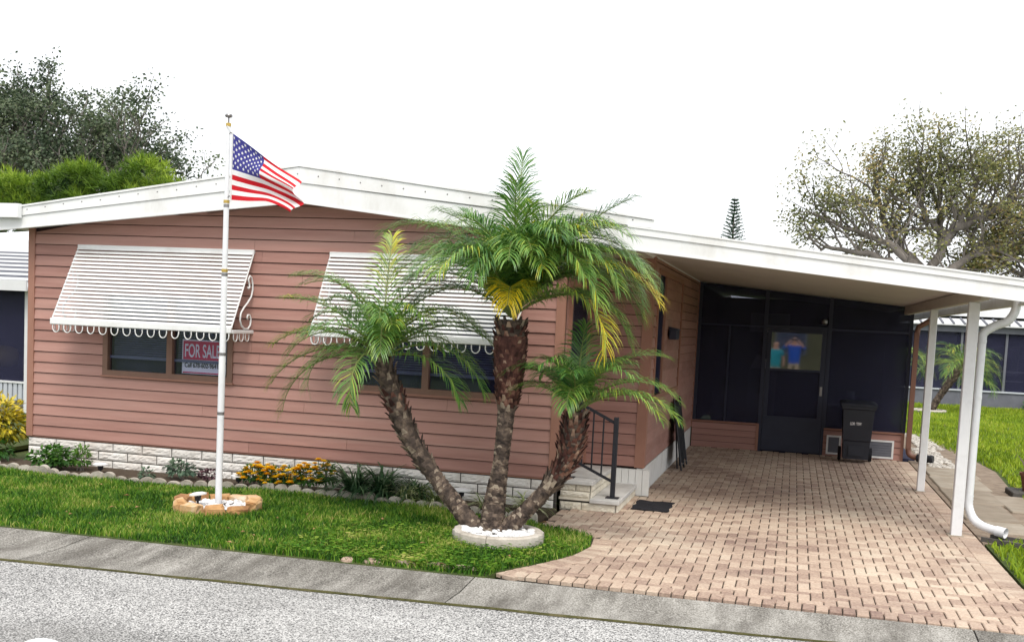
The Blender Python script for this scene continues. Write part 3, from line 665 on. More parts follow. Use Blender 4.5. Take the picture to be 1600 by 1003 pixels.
# ================================================================== AWNINGS
def awning(label, x0, x1, zt, zb, proj):
    aw = thing('window_awning', label, 'awning', ((x0 + x1) / 2, 0, zb), 'white louvred awnings over the front windows')
    n = 20; L_ = math.hypot(proj - .03, zt - zb); dy, dz = -(proj - .03) / L_, -(zt - zb) / L_; ny, nz = dz, -dy      # outward normal
    ny, nz = -(zt - zb) / L_, (proj - .03) / L_
    st = L_ / n
    for i in range(n):
        s0, s1 = i * st + .0015, (i + 1) * st - .0085
        def pt(s_, o_): return (-.03 + dy * s_ + ny * o_, zt + dz * s_ + nz * o_)
        w_ = .0015
        poly = [pt(s0, .0), pt(s0 + .004, .006), pt(s1 - .004, .017), pt(s1, .013), pt(s1 - .003, .009), pt(s0 + .004, -.002)]
        q = MB(); q.prism(poly, 'x', x0 + rnd.uniform(-.002, .002), x1 + rnd.uniform(-.002, .002)); q.build('slat', M['white_metal'], aw)
    q = MB(); q.bbox(x0 - .01, x1 + .01, -.04, -.005, zt - .012, zt + .03, .006); q.build('top_rail', M['white_metal'], aw)
    q = MB(); q.bbox(x0 - .012, x1 + .012, -proj - .022, -proj + .008, zb - .045, zb + .028, .008); q.build('front_rail', M['white_metal'], aw)
    for xs_ in (x0, x1):
        q = MB(); q.bbox(xs_ - .012, xs_ + .018, -proj + .009, -.002, zb - .045, zb - .005, .006); q.build('side_rail', M['white_metal'], aw)
        q = MB(); q.tube([(xs_, -.02, zt), (xs_, -proj, zb)], .009, 6); q.build('rafter', M['white_metal'], aw)
        # scroll bracket in the side triangle
        q = MB(); pts = []
        C1 = (-.12, zb + .50); C2 = (-.15, zb + .115)
        for k_ in range(15):
            a = R(200 - 20 * k_ * 1.05); r_ = .018 + .0058 * k_; pts.append((xs_ + .01, C1[0] - .05 + .75 * r_ * -math.cos(a) * -1, C1[1] + r_ * math.sin(a)))
        q1 = []
        for k_ in range(25):      # big S, upper curl -> lower curl
            t_ = k_ / 24
            if t_ < .3: a = R(-120 + 330 * t_ / .3); r_ = .02 + .055 * t_ / .3; y_, z_ = -.13 + r_ * math.cos(a), zb + .50 + r_ * math.sin(a) * 1.1
            elif t_ > .7: u_ = (1 - t_) / .3; a = R(-90 + 300 * (1 - u_)); r_ = .02 + .06 * u_; y_, z_ = -.14 + r_ * math.cos(a), zb + .09 + r_ * math.sin(a)
            else: continue
        S_ = [(-.155,.47),(-.135,.455),(-.115,.475),(-.125,.52),(-.15,.56),(-.115,.60),(-.075,.585),(-.045,.52),(-.04,.45),(-.07,.37),(-.15,.30),(-.24,.24),(-.30,.18),(-.315,.11),(-.28,.045),(-.21,.01),(-.13,.01),(-.075,.05),(-.065,.12),(-.095,.165),(-.14,.165),(-.155,.135),(-.135,.115)]
        q.tube([(xs_ + .008, y_ * proj / .5, zb + z_) for (y_, z_) in S_], .0105, 6); q.build('scroll_bracket', M['white_metal'], aw, smooth=True)
    # hanging loops
    lp = MB(); pts = []
    for k_ in range(11):
        a = math.pi * k_ / 10; pts.append((-.044 * math.cos(a), 0, -.032 - .052 * math.sin(a)))
    pts = [(-.044, 0, .004)] + pts + [(.044, 0, .004)]; lp.tube(pts, .0062, 5); me = lp.mesh('loop', M['white_metal'], True)
    k_ = int((x1 - x0) / .142)
    for i in range(k_):
        o = put(me, aw, (x0 + .06 + (x1 - x0 - .12) * i / (k_ - 1) - aw.location.x, -proj - .006, -.047)); o.rotation_euler = (rnd.gauss(0, .05), 0, rnd.gauss(0, .05))
    for xs_ in (x0, x1):
        for i in range(3):
            o = put(me, aw, (xs_ + .002 - aw.location.x, -proj + .10 + i * .135, -.047)); o.rotation_euler = (0, 0, R(90) + rnd.gauss(0, .05))
awning('white louvred window awning on the left, behind the flagpole', .68, 2.95, 2.60, 1.735, .50)
awning('white louvred window awning on the right, behind the palm fronds', 3.885, 6.09, 2.605, 1.755, .50)

# ================================================================== CARPORT
cp = thing('carport', 'white flat-roofed carport with two posts over the paved drive', 'carport', (10.0, 0, 0))
def zc(x): return 2.80 + (2.47 - 2.80) * (x - 7.24) / 3.76           # underside
q = MB(); q.prism([(7.246,2.822),(11.0,2.492),(11.0,2.535),(7.246,2.945)], 'y', -.28, 14.5); cr = q.build('roof', M['fascia'], cp)
for i in range(26):
    y0 = -.27 + i * .306; q = MB(); x0, x1 = (7.275, 10.98)
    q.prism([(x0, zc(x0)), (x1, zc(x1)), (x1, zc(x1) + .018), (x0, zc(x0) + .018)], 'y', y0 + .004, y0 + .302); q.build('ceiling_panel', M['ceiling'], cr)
strip('fascia', [(7.2005,2.735),(11.06,2.345),(11.06,2.475),(7.2005,2.885)], -.318, -.296, parent=cr)
strip('fascia', [(7.2005,2.887),(11.06,2.477),(11.06,2.530),(7.2005,2.955)], -.332, -.297, parent=cr)
strip('fascia_lip', [(7.2005,2.731),(11.06,2.341),(11.06,2.355),(7.2005,2.745)], -.328, -.29, parent=cr)
strip('drip_edge', [(7.2005,2.955),(11.06,2.530),(11.06,2.548),(7.2005,2.972)], -.342, -.25, parent=cr)
q = MB(); q.box(11.03, 11.06, -.295, 14.4, 2.36, 2.53); q.box(11.002, 11.03, -.28, 14.4, 2.36, 2.375); q.build('gutter_trough', M['fascia'], cp)
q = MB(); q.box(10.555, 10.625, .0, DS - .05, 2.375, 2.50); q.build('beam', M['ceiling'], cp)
for (y, wd) in ((.645, .052), (3.97, .046)):
    q = MB(); q.bbox(10.59 - wd, 10.59 + wd, y - wd, y + wd, -.012, 2.374, .006); ps = q.build('post', M['pole_paint'], cp)
    q = MB(); q.bbox(10.59 - wd - .03, 10.59 + wd + .02, y - wd - .02, y + wd + .02, -.012, .012, .003); q.build('base_plate', M['slab_path'], ps)
# white downspout with two elbows
def smooth_path(P_, n=6):
    out_ = []
    for i in range(len(P_) - 1):
        p0, p1, p2, p3 = (Vector(P_[max(i - 1, 0)]), Vector(P_[i]), Vector(P_[i + 1]), Vector(P_[min(i + 2, len(P_) - 1)]))
        for k_ in range(n):
            t_ = k_ / n; out_.append(.5 * ((2 * p1) + (p2 - p0) * t_ + (2 * p0 - 5 * p1 + 4 * p2 - p3) * t_ ** 2 + (-p0 + 3 * p1 - 3 * p2 + p3) * t_ ** 3))
    out_.append(Vector(P_[-1])); return out_
ds = thing('downspout', 'white round downspout with flexible elbows beside the front carport post', 'downspout', (10.74, .75, 0))
P_ = smooth_path([(11.0,.75,2.40),(10.99,.75,2.30),(10.93,.75,2.20),(10.82,.75,2.15),(10.716,.75,2.07),(10.708,.75,1.97)], 7)
q = MB(); q.tube(P_, [.042 + .003 * (i % 2) for i in range(len(P_))], 12); q.build('elbow', M['grey_flex'], ds, smooth=True)
q = MB(); q.tube([(10.708,.75,2.0),(10.705,.75,.40)], .040, 14); q.tube([(10.7055,.75,1.44),(10.7055,.75,1.40)], .0435, 14); q.build('pipe', M['pole_paint'], ds, smooth='auto')
P_ = smooth_path([(10.705,.75,.42),(10.707,.75,.30),(10.75,.72,.19),(10.82,.66,.13),(10.92,.58,.105),(11.0,.52,.095)], 7)
q = MB(); q.tube(P_, [.042 + .003 * (i % 2) for i in range(len(P_))], 12, caps=False); q.build('elbow', M['grey_flex'], ds, smooth=True)
q = MB(); d_ = (P_[-1] - P_[-3]).normalized(); e_ = P_[-1]
q.tube([e_ - d_ * .06, e_ + d_ * .04], [.052, .052], 14, caps=False); q.tube([e_ + d_ * .04, e_ + d_ * .04 - d_ * .02, e_ - d_ * .05], [.052, .044, .042], 14, caps=False); q.build('collar', M['grey_flex'], ds, smooth='auto')
q = MB(); q.tube([e_ - d_ * .03, e_ - d_ * .029], .043, 12); q.build('mouth', M['ink'], ds)
sp = MB(); sp.prism([(-.13,-.2),(.13,-.2),(.17,.25),(-.17,.25)], 'z', 0, .018); sp.prism([(-.13,-.2),(-.105,-.2),(-.145,.25),(-.17,.25)], 'z', .018, .05); sp.prism([(.105,-.2),(.13,-.2),(.17,.25),(.145,.25)], 'z', .018, .05)
o = sp.build('splash_block', M['cinder']); o.location = (11.03, .42, .0); o.rotation_euler.z = R(-120); tag(o, 'dark concrete splash block under the white downspout mouth', 'splash block')

# brown downspout at the porch corner
ds = thing('downspout', 'brown downspout at the corner of the screened porch', 'downspout', (10.76, 7.62, 0))
P_ = smooth_path([(10.99,7.6,2.42),(10.97,7.6,2.33),(10.86,7.6,2.24),(10.78,7.6,2.18),(10.765,7.6,2.05)], 6)
q = MB(); q.tube(P_, .042, 8); q.build('elbow', M['brown_paint'], ds, smooth=True)
q = MB(); q.box(10.725, 10.80, 7.56, 7.64, .22, 2.1); q.build('pipe', M['brown_paint'], ds)
P_ = smooth_path([(10.763,7.6,.26),(10.775,7.6,.15),(10.83,7.58,.10),(10.92,7.55,.085)], 6)
q = MB(); q.tube(P_, .042, 8); q.build('elbow', M['brown_paint'], ds, smooth=True)
P_ = [(10.90 + .03 * i, 7.55 - .012 * i, .085) for i in range(9)]
q = MB(); q.tube(P_, [.06 + .008 * (i % 2) for i in range(9)], 10); o = q.build('drain_hose', M['black_metal'], None, smooth='auto'); tag(o, 'short black corrugated drain hose at the porch corner', 'hose')

# ================================================================== SCREENED PORCH
po = thing('screened_porch', 'dark screened porch wall with a door at the back of the carport', 'porch', (8.9, DS, 0))
def pbox(x0, x1, y0, y1, z0, z1, name, mname, parent): q = MB(); q.box(x0, x1, y0, y1, z0, z1); return q.build(name, M[mname], parent)
for (x0, x1) in ((7.27, 8.385), (9.435, 10.70)):
    kw = pbox(x0, x1, DS - .0, DS + .07, -.02, .425, 'kick_wall', 'wall_back', po)
    for i in range(4):
        plank(kw, lambda u, o_, z: (u, DS - o_, z), x0 + .002, x1 - .045, .0 + i * .106, min(.0 + (i + 1) * .106, .424) - .008, i * .106)
    pbox(x0, x1 + .0, DS - .03, DS + .08, .426, .455, 'ledge', 'trim', kw)
    pbox(x1 - .044, x1, DS - .024, DS - .001, -.01, .425, 'corner_trim', 'trim', kw)
for (x0, x1, z0, z1) in ((7.27,7.32,.456,2.79),(8.36,8.425,.456,2.70),(9.395,9.455,.456,2.62),(10.66,10.71,.456,2.50),(8.385,8.425,-.01,.455),(9.395,9.434,-.01,.455)):
    pbox(x0, x1, DS - .015, DS + .045, z0, z1, 'mullion', 'bronze', po)
pbox(9.4555, 10.6595, DS - .012, DS + .04, 2.065, 2.10, 'transom', 'bronze', po); pbox(8.4255, 9.3945, DS - .012, DS + .04, 2.065, 2.12, 'transom', 'bronze', po)
pbox(7.3205, 8.3595, DS - .010, DS + .04, 2.075, 2.10, 'transom', 'bronze', po)
pbox(7.79, 7.82, DS - .008, DS + .03, .456, 2.0745, 'mullion', 'bronze', po)
for (x0, x1, z0, za, zb_) in ((7.32,8.36,.456,2.78,2.69),(9.455,10.66,.456,2.60,2.50),(8.425,9.395,2.12,2.69,2.60)):
    q = MB(); q.prism([(x0, z0), (x1, z0), (x1, zb_), (x0, za)], 'y', DS + .01, DS + .013); q.build('screen_panel', M['screen_mesh'], po)
for (x0, x1, z0, za, zb_) in ((7.32,8.36,.456,2.78,2.69),(9.455,10.66,.456,2.60,2.50)):
    q = MB(); q.prism([(x0, z0), (x1, z0), (x1, zb_), (x0, za)], 'y', DS + .05, DS + .054); q.build('vinyl_pane', M['glass'], po)
tb_ = thing('porch_table', 'small pale table inside the dark screened porch', 'table', (9.95, 9.4, .03))
q = MB(); q.lathe([(.42,.70),(.42,.73)], (9.95, 9.4, .03), 18); q.build('tabletop', M['pale_inside'], tb_)
q = MB(); q.lathe([(.2,0),(.05,.04),(.035,.1),(.035,.70)], (9.95, 9.4, .03), 10); q.build('pedestal', M['nb_siding'], tb_)
q = MB(); q.lathe([(.06,0),(.10,.10),(.07,.22),(.09,.26)], (9.9, 9.35, .761), 12); o = q.build('vase', M['nb_siding'], None, smooth='auto'); tag(o, 'grey vase on the table inside the screened porch', 'vase')
# porch interior
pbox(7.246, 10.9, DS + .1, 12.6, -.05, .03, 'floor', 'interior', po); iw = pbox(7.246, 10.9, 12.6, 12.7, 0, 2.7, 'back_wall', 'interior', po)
pbox(7.95, 8.75, 12.55, 12.59, 2.0, 2.4, 'pale_inside', 'pale_inside', iw); pbox(8.0, 8.55, 11.9, 12.2, .03, 1.25, 'cabinet', 'nb_grey', po)  # pale panel stands in for light reflecting in an inner window
q = MB(); q.prism([(8.02,1.26),(8.66,1.26),(8.60,1.32),(8.15,1.55)], 'y', 11.95, 12.05); q.build('cushion', M['pale_inside'], po)
pbox(10.62, 10.70, DS + .15, 12.6, .0, .45, 'side_kick_wall', 'wall_back', po)
q = MB(); q.box(10.66, 10.664, DS + .15, 12.6, .45, 2.5); q.build('screen_panel', M['screen_mesh'], po)
# door
dr = pbox(8.432, 9.388, DS - .02, DS + .02, .02, .60, 'door', 'bronze', po)
for (x0, x1, z0, z1) in ((8.432,8.50,.601,2.06),(9.31,9.388,.601,2.06),(8.501,9.309,2.0,2.06),(8.501,9.309,1.36,1.40)):
    pbox(x0, x1, DS - .02, DS + .02, z0, z1, 'stile', 'bronze', dr)
pbox(8.501, 9.309, DS - .002, DS + .002, 1.4005, 1.9995, 'glass_pane', 'door_glass', dr)
pbox(8.501, 9.309, DS - .002, DS + .001, .6005, 1.3595, 'screen', 'screen_mesh', dr)
q = MB(); q.box(9.325, 9.365, DS - .03, DS - .0205, .98, 1.13); q.tube([(9.345, DS - .03, 1.06), (9.345, DS - .06, 1.06)], [.010, .018], 8); q.build('handle', M['steel'], dr)
for (x0, x1, z0, z1) in ((9.49,9.72,.03,.345),(10.08,10.55,.02,.32)):
    vt = pbox(x0 + .03, x1 - .03, DS - .026, DS - .018, z0 + .03, z1 - .03, 'vent', 'nb_grey', po)
    for (a, c, e, f_) in ((x0, x1, z1 - .03, z1), (x0, x1, z0, z0 + .03), (x0, x0 + .03, z0 + .0305, z1 - .0305), (x1 - .03, x1, z0 + .0305, z1 - .0305)):
        pbox(a, c, DS - .036, DS - .017, e, f_, 'vent_frame', 'white_metal', vt)
    for i in range(5):
        z = z0 + .055 + i * (z1 - z0 - .1) / 5; q = MB(); q.add([(x0 + .031, DS - .034, z), (x1 - .031, DS - .034, z), (x1 - .031, DS - .027, z + .03), (x0 + .031, DS - .027, z + .03)], [(0,1,2,3)]); q.build('vent_slat', M['nb_grey'], vt)
# small lamp over the door
q = MB(); q.lathe([(.02,0),(.05,.02),(.05,.07),(.03,.09)], (9.33, DS - .075, 2.16), 10); o = q.build('porch_lamp', M['steel'], None, smooth='auto'); tag(o, 'small round porch lamp above the screen door', 'lamp')

# wheeled bin
bn = thing('wheeled_bin', 'dark wheeled rubbish bin standing in front of the porch wall', 'bin', (9.92, 7.05, 0))
q = MB(); b0, t0 = .19, .245
vs = [(-b0,-.2,.06),(b0,-.2,.06),(b0,.2,.06),(-b0,.2,.06),(-b0-.01,-.215,.34),(b0+.01,-.215,.34),(b0+.01,.22,.34),(-b0-.01,.22,.34),(-b0-.018,-.232,.36),(b0+.018,-.232,.36),(b0+.018,.23,.36),(-b0-.018,.23,.36),(-t0+.01,-.27,.84),(t0-.01,-.27,.84),(t0-.01,.26,.84),(-t0+.01,.26,.84),(-t0-.012,-.29,.86),(t0+.012,-.29,.86),(t0+.012,.28,.86),(-t0-.012,.28,.86),(-t0-.012,-.29,.90),(t0+.012,-.29,.90),(t0+.012,.28,.90),(-t0-.012,.28,.90)]
fs = [(3,2,1,0),(20,21,22,23)]
for i in range(5):
    for j in range(4): fs.append((i*4+j, i*4+(j+1)%4, i*4+4+(j+1)%4, i*4+4+j))
q.add([(x + 9.92, y + 7.05, z) for x, y, z in vs], fs); q.build('body', M['bin_plastic'], bn)
q = MB(); L_ = [(-.275,-.31,.905),(.275,-.31,.905),(.275,.30,.915),(-.275,.30,.915),(-.27,-.30,.935),(.27,-.30,.935),(.27,.29,.955),(-.27,.29,.955),(-.20,-.22,.955),(.20,-.22,.955),(.20,.22,.975),(-.20,.22,.975)]
fs = [(3,2,1,0),(8,9,10,11)] + [(i*4+j, i*4+(j+1)%4, i*4+4+(j+1)%4, i*4+4+j) for i in range(2) for j in range(4)]
q.add([(x + 9.92, y + 7.05, z) for x, y, z in L_], fs); q.build('lid', M['bin_plastic'], bn)
q = MB(); q.tube([(9.66,7.37,.90),(10.18,7.37,.90)], .018, 8); q.build('handle', M['bin_plastic'], bn)
for x in (9.665, 10.135):
    q = MB(); q.tube([(x, 7.23, .11), (x + .045, 7.23, .11)], .11, 16); wl = q.build('wheel', M['rubber'], bn, smooth='auto')
q = MB(); q.box(9.80, 10.04, 6.818, 6.828, .12, .27); q.build('catch_panel', M['bin_plastic'], bn)
text_mesh('LDR 67096', .062, 'sign_white', 'lettering', Matrix.Translation((9.80, 6.787, .605)) @ Matrix.Rotation(R(90 + 5), 4, 'X'), bn, .001, .002, .62)

# folded chairs leaning on the side wall
for i, (y, lb) in enumerate([(4.35, 'black folded chair leaning on the side wall, nearer one'), (4.75, 'black folded chair leaning on the side wall, farther one')]):
    fc = thing('folding_chair', lb, 'chair', (7.36, y, 0), 'folded chairs against the carport wall')
    for dy in (-.2, .2):
        q = MB(); q.tube([(7.46, y + dy, .0), (7.30, y + dy, 1.0)], .013, 6); q.build('leg', M['black_metal'], fc)
        q = MB(); q.tube([(7.40, y + dy * .9, .02), (7.33, y + dy * .9, .85)], .012, 6); q.build('leg', M['black_metal'], fc)
    q = MB(); q.add([(7.385,y-.2,.45),(7.385,y+.2,.45),(7.305,y+.2,.95),(7.305,y-.2,.95),(7.40,y-.2,.45),(7.40,y+.2,.45),(7.32,y+.2,.95),(7.32,y-.2,.95)], [(0,1,2,3),(4,7,6,5),(0,4,5,1),(2,6,7,3)]); q.build('backrest', M['rubber'], fc)
    q = MB(); q.add([(7.43,y-.18,.10),(7.43,y+.18,.10),(7.375,y+.18,.44),(7.375,y-.18,.44),(7.445,y-.18,.10),(7.445,y+.18,.10),(7.39,y+.18,.44),(7.39,y-.18,.44)], [(0,1,2,3),(4,7,6,5),(0,4,5,1),(2,6,7,3)]); q.build('seat', M['rubber'], fc)
    q = MB(); q.tube([(7.445, y - .2, .06), (7.445, y + .2, .06)], .01, 6); q.build('crossbar', M['steel'], fc)
# wall letterbox
mb = thing('letterbox', 'small dark letterbox mounted on the side wall under the carport', 'letterbox', (7.3, 3.5, 1.83))
q = MB(); q.bbox(7.272, 7.37, 3.3, 3.68, 1.83, 1.965, .01); q.build('box', M['bronze'], mb)
q = MB(); q.prism([(7.272,1.965),(7.385,1.955),(7.385,1.97),(7.272,1.995)], 'y', 3.29, 3.69); q.build('lid', M['bronze'], mb)

# ================================================================== STEPS, RAIL, MAT
st = thing('entry_steps', 'two-tread masonry entry steps with pale slabs at the recess', 'steps', (6.9, .2, 0))
Y0, Y1 = .13, 1.52
q = MB(); q.box(6.56, 7.165, Y0 + .03, Y1, -.03, .08); q.box(6.56, 6.885, Y0 + .03, Y1, .08, .268); core = q.build('core', M['mortar'], st)
def face_blocks(x, z, L_, H_, y, seed, axis='y'):
    me = block_mesh(L_ - .007, H_ - .006, seed, 'step_block'); o = put(me, core, None, 'block'); 
    if axis == 'y': o.location = (x, y, z)
    else: o.location = (x, y, z); o.rotation_euler.z = R(90)
for row, (z, h_) in enumerate([(-.012, .098), (.128, .072), (.198, .072)]):
    xe = 7.165 if row == 0 else 6.885; x = 6.562; k_ = 0
    if row == 0: z, h_ = -.012, .095
    cuts = [(6.562, 6.80), (6.80, 7.165)] if row == 0 else ([(6.562, 6.885)] if row == 1 else [(6.562, 6.73), (6.73, 6.885)])
    for (xa, xb) in cuts: face_blocks(xa, z, xb - xa, h_, Y0 + .02, 40 + k_ + row * 5); k_ += 1
    ys_ = [(Y0 + .03, .55), (.55, 1.0), (1.0, Y1)] if row % 2 else [(Y0 + .03, .4), (.4, .8), (.8, 1.2), (1.2, Y1)]
    for (ya, yb) in ys_: face_blocks(xe + .008, z, yb - ya, h_, ya, 60 + k_ + row * 5, 'x'); k_ += 1
q = MB(); q.bbox(6.886, 7.20, Y0 - .02, Y1 + .0, .084, .130, .006); q.build('tread', M['step_slab'], st)
q = MB(); q.bbox(6.545, 6.915, Y0 - .02, Y1 + .0, .270, .315, .006); q.build('tread', M['step_slab'], st)
q = MB(); q.box(6.55, 6.886, Y0 + .005, Y1, .10, .126); q.build('riser_course', M['step_block'], st)
hr = thing('handrail', 'black metal handrail bolted to the entry steps', 'handrail', (6.9, .30, .13))
yr = .30
q = MB(); q.bbox(7.075, 7.125, yr - .025, yr + .025, .131, 1.0, .004); p_ = q.build('post', M['black_metal'], hr)
q = MB(); q.bbox(7.03, 7.17, yr - .06, yr + .06, .131, .141, .003); q.build('base_plate', M['black_metal'], p_)
q = MB(); q.bbox(6.585, 6.635, yr - .025, yr + .025, .316, 1.20, .004); p_ = q.build('post', M['black_metal'], hr)
q = MB(); q.bbox(6.55, 6.68, yr - .05, yr + .05, .316, .325, .003); q.build('base_plate', M['black_metal'], p_)
def bar(x0, z0, x1, z1, h_): q = MB(); q.prism([(x0, z0 - h_), (x1, z1 - h_), (x1, z1 + h_), (x0, z0 + h_)], 'y', yr - .014, yr + .014); return q.build('rail', M['black_metal'], hr)
bar(6.636, 1.155, 7.074, .945, .017); bar(6.636, .515, 7.074, .315, .015)
for x in (6.745, 6.855, 6.965):
    t_ = (x - 6.636) / .438; q = MB(); q.box(x - .008, x + .008, yr - .008, yr + .008, .515 - .2 * t_, 1.155 - .21 * t_); q.build('baluster', M['black_metal'], hr)
# door mat, slightly rumpled edge
q = MB(); vs = []; fs = []
for j in range(9):
    for i in range(7):
        x = 7.28 + .40 * i / 6 + .012 * math.sin(j * 1.7); y = .46 + .66 * j / 8 + .01 * math.sin(i * 2.1)
        vs.append((x, y, .012 + .004 * math.sin(i * 1.3 + j)))
n_ = len(vs); vs += [(x, y, .0035) for x, y, z in vs]
for j in range(8):
    for i in range(6): k_ = j * 7 + i; fs += [(k_, k_+1, k_+8, k_+7), (n_+k_, n_+k_+7, n_+k_+8, n_+k_+1)]
for i in range(6): fs += [(i, n_+i, n_+i+1, i+1), (56+i, 56+i+1, n_+56+i+1, n_+56+i)]
for j in range(8): fs += [(j*7, j*7+7, n_+j*7+7, n_+j*7), (j*7+6, n_+j*7+6, n_+j*7+13, j*7+13)]
q.add(vs, fs); o = q.build('door_mat', M['rubber']); tag(o, 'black rubber mat on the pavers beside the entry steps', 'mat')

# ================================================================== FLAG AND POLE
FX, FY = 3.50, -1.66
fp = thing('flagpole', 'tall white sectional flagpole standing in a ring of tan stones', 'flagpole', (FX, FY, 0))
secs = [(0, 1.50, .033), (1.50, 2.30, .030), (2.30, 2.98, .026), (2.98, 3.72, .022)]
for (z0, z1, r_) in secs:
    q = MB(); q.tube([(FX, FY, z0), (FX, FY, z1)], r_, 20); q.build('pole_section', M['pole_paint'], fp, smooth='auto')
for (z, r_, mn) in ((.92, .0345, 'steel'), (1.50, .0345, 'steel'), (2.31, .031, 'gold'), (2.27, .0315, 'steel'), (2.97, .029, 'gold'), (2.93, .0275, 'steel'), (3.70, .026, 'gold')):
    q = MB(); q.tube([(FX, FY, z), (FX, FY, z + .03)], r_, 16); q.build('band', M[mn], fp, smooth='auto')
q = MB(); q.lathe([(.008,0),(.008,.05),(.03,.055),(.038,.07),(.03,.085),(.005,.09)], (FX, FY, 3.73), 12); q.build('finial', M['steel'], fp, smooth='auto')
q = MB(); q.tube([(FX, FY - .03, 3.70), (FX + .052, FY - .03, 3.66), (FX + .055, FY - .03, 2.96)], .004, 5); q.build('halyard', M['pole_paint'], fp)
fl = thing('flag', 'star-spangled red white and blue flag flying half furled from the pole', 'flag', (FX, FY, 3.0))
HF = .63
def hermite(p, q_, r_, s_, t_):  # Catmull-Rom
    return .5 * ((2*q_) + (r_-p)*t_ + (2*p-5*q_+4*r_-s_)*t_*t_ + (-p+3*q_-3*r_+s_)*t_**3)
# silhouettes of the cloth at five stations along the fly: (top x, top z, bottom x, bottom z)
STN = [(.0,0,.0,-.63),(.16,-.10,.19,-.64),(.33,-.21,.38,-.645),(.50,-.315,.50,-.66),(.62,-.385,.62,-.70),(.74,-.45,.75,-.76)]
def flag_pt(u, v):
    s_ = u * 5; i = min(4, int(s_)); t_ = s_ - i; K = [STN[max(0, i-1)], STN[i], STN[i+1], STN[min(5, i+2)]]
    tx, tz, bx, bz = [hermite(K[0][k_], K[1][k_], K[2][k_], K[3][k_], t_) for k_ in range(4)]
    # cloth gathers into pleats towards the fly
    vv = v + .10 * u * math.sin(v * math.pi * 3.1 + .6) * (1 - (2*v-1)**2)
    y = -.03 + u * (.10 * math.sin(vv * 9.5 + u * 2.2) + .05 * math.sin(u * 9)) - .12 * u
    x = tx + (bx - tx) * vv + .03 * u * math.sin(vv * 11)
    return Vector((FX + .065 + x, FY + y, 3.63 + tz + (bz - tz) * vv))
NU, NV = 60, 65; q = MB(); vs = [flag_pt(i / NU, j / NV) for j in range(NV + 1) for i in range(NU + 1)]; 
fr, fwh, fb = [], [], []
for j in range(NV):
    for i in range(NU):
        k_ = j * (NU + 1) + i; f_ = (k_, k_ + NU + 1, k_ + NU + 2, k_ + 1); stp = j // 5
        (fb if (i < NU * .4 and stp < 7) else fr if stp % 2 == 0 else fwh).append(f_)
q.add(vs, fr, mi=0); o_ = len(q.f)
for f_ in fwh: q.f.append(f_); q.m.append(1); q.a.append(.5)
for f_ in fb: q.f.append(f_); q.m.append(2); q.a.append(.5)
q.build('cloth', [M['flag_red'], M['flag_white'], M['flag_blue']], fl, smooth=True, normals=False)
q = MB()
for row in range(9):
    for c_ in range(6 if row % 2 == 0 else 5):
        u = .4 * ((c_ * 2 + (1 if row % 2 == 0 else 2)) / 12); v = 7 / 13 * (row + 1) / 10
        for sg_ in (-1, 1):
            pts = []
            for k_ in range(10):
                a = math.pi * k_ / 5 + math.pi / 2; r_ = 1 if k_ % 2 == 0 else .45
                du, dv = math.cos(a) * r_ * .0155, -math.sin(a) * r_ * .030
                p = flag_pt(u + du, v + dv); e1 = flag_pt(u + du + .01, v + dv) - p; e2 = flag_pt(u + du, v + dv + .01) - p
                pts.append(p + e1.cross(e2).normalized() * .003 * sg_)
            q.add(pts, [tuple(range(10))])
stuff(q.build('stars', M['flag_white'], fl, normals=False))
q = MB(); q.tube([(FX + .062, FY - .03, 3.64), (FX + .062, FY - .03, 2.99)], .008, 6); q.build('hoist_band', M['flag_white'], fl)
q = MB()
for z in (3.62, 3.02): q.tube([(FX + .03, FY - .03, z), (FX + .045, FY - .035, z + .02), (FX + .06, FY - .03, z)], .006, 6)
q.build('clips', M['steel'], fl)

# stone ring and white pebbles at the pole
CXR, CYR = 3.54, -1.75
for i in range(10):
    a = 2 * math.pi * i / 10 + .15; s_ = rnd.uniform(.85, 1.15)
    q = MB(); rr = random.Random(i + 5); q.bbox(-.103 * s_, .103 * s_, -.062, .062, -.01, .11 * rr.uniform(.75, 1.25), .022)
    q.v = [(x + rr.uniform(-.017, .017), y + rr.uniform(-.016, .016), z + rr.uniform(-.012, .012)) for x, y, z in q.v]
    o = put(q.mesh('ring_stone', M['sandstone']), None, (CXR + .355 * math.cos(a), CYR + .365 * math.sin(a), 0)); o.rotation_euler = (rnd.gauss(0, .05), rnd.gauss(0, .05), a + math.pi / 2 + rnd.gauss(0, .1))
    tag(o, 'tan sandstone at the %s of the flagpole ring' % ('right end', 'right back', 'back, right of the pole', 'back, left of the pole', 'left back', 'left end', 'left front', 'front, left of the pole', 'front, right of the pole', 'right front')[i], 'stone', 'stones ringing the flagpole')
def pebbles(name, cx, cy, r0, n, label, z=.03, s0=.014, s1=.03):
    q = MB()
    q.lathe([(r0, -.02), (r0 * .98, z - .018), (.01, z - .008)], (cx, cy, 0), 20, mi=1)
    for i in range(n):
        a = rnd.random() * 6.283; r_ = r0 * math.sqrt(rnd.random()); s_ = rnd.uniform(s0, s1)
        q.blob((cx + r_ * math.cos(a), cy + r_ * math.sin(a), z + rnd.uniform(0, .02)), (s_, s_ * rnd.uniform(.6, 1), s_ * .6), i, .25, 6, 4, va=rnd.random())
    return stuff(q.build(name, [M['pebble'], M['soil']]), label, 'pebbles')
pebbles('pebbles', CXR, CYR, .31, 190, 'white pebbles filling the stone ring at the flagpole', .03, .018, .034)
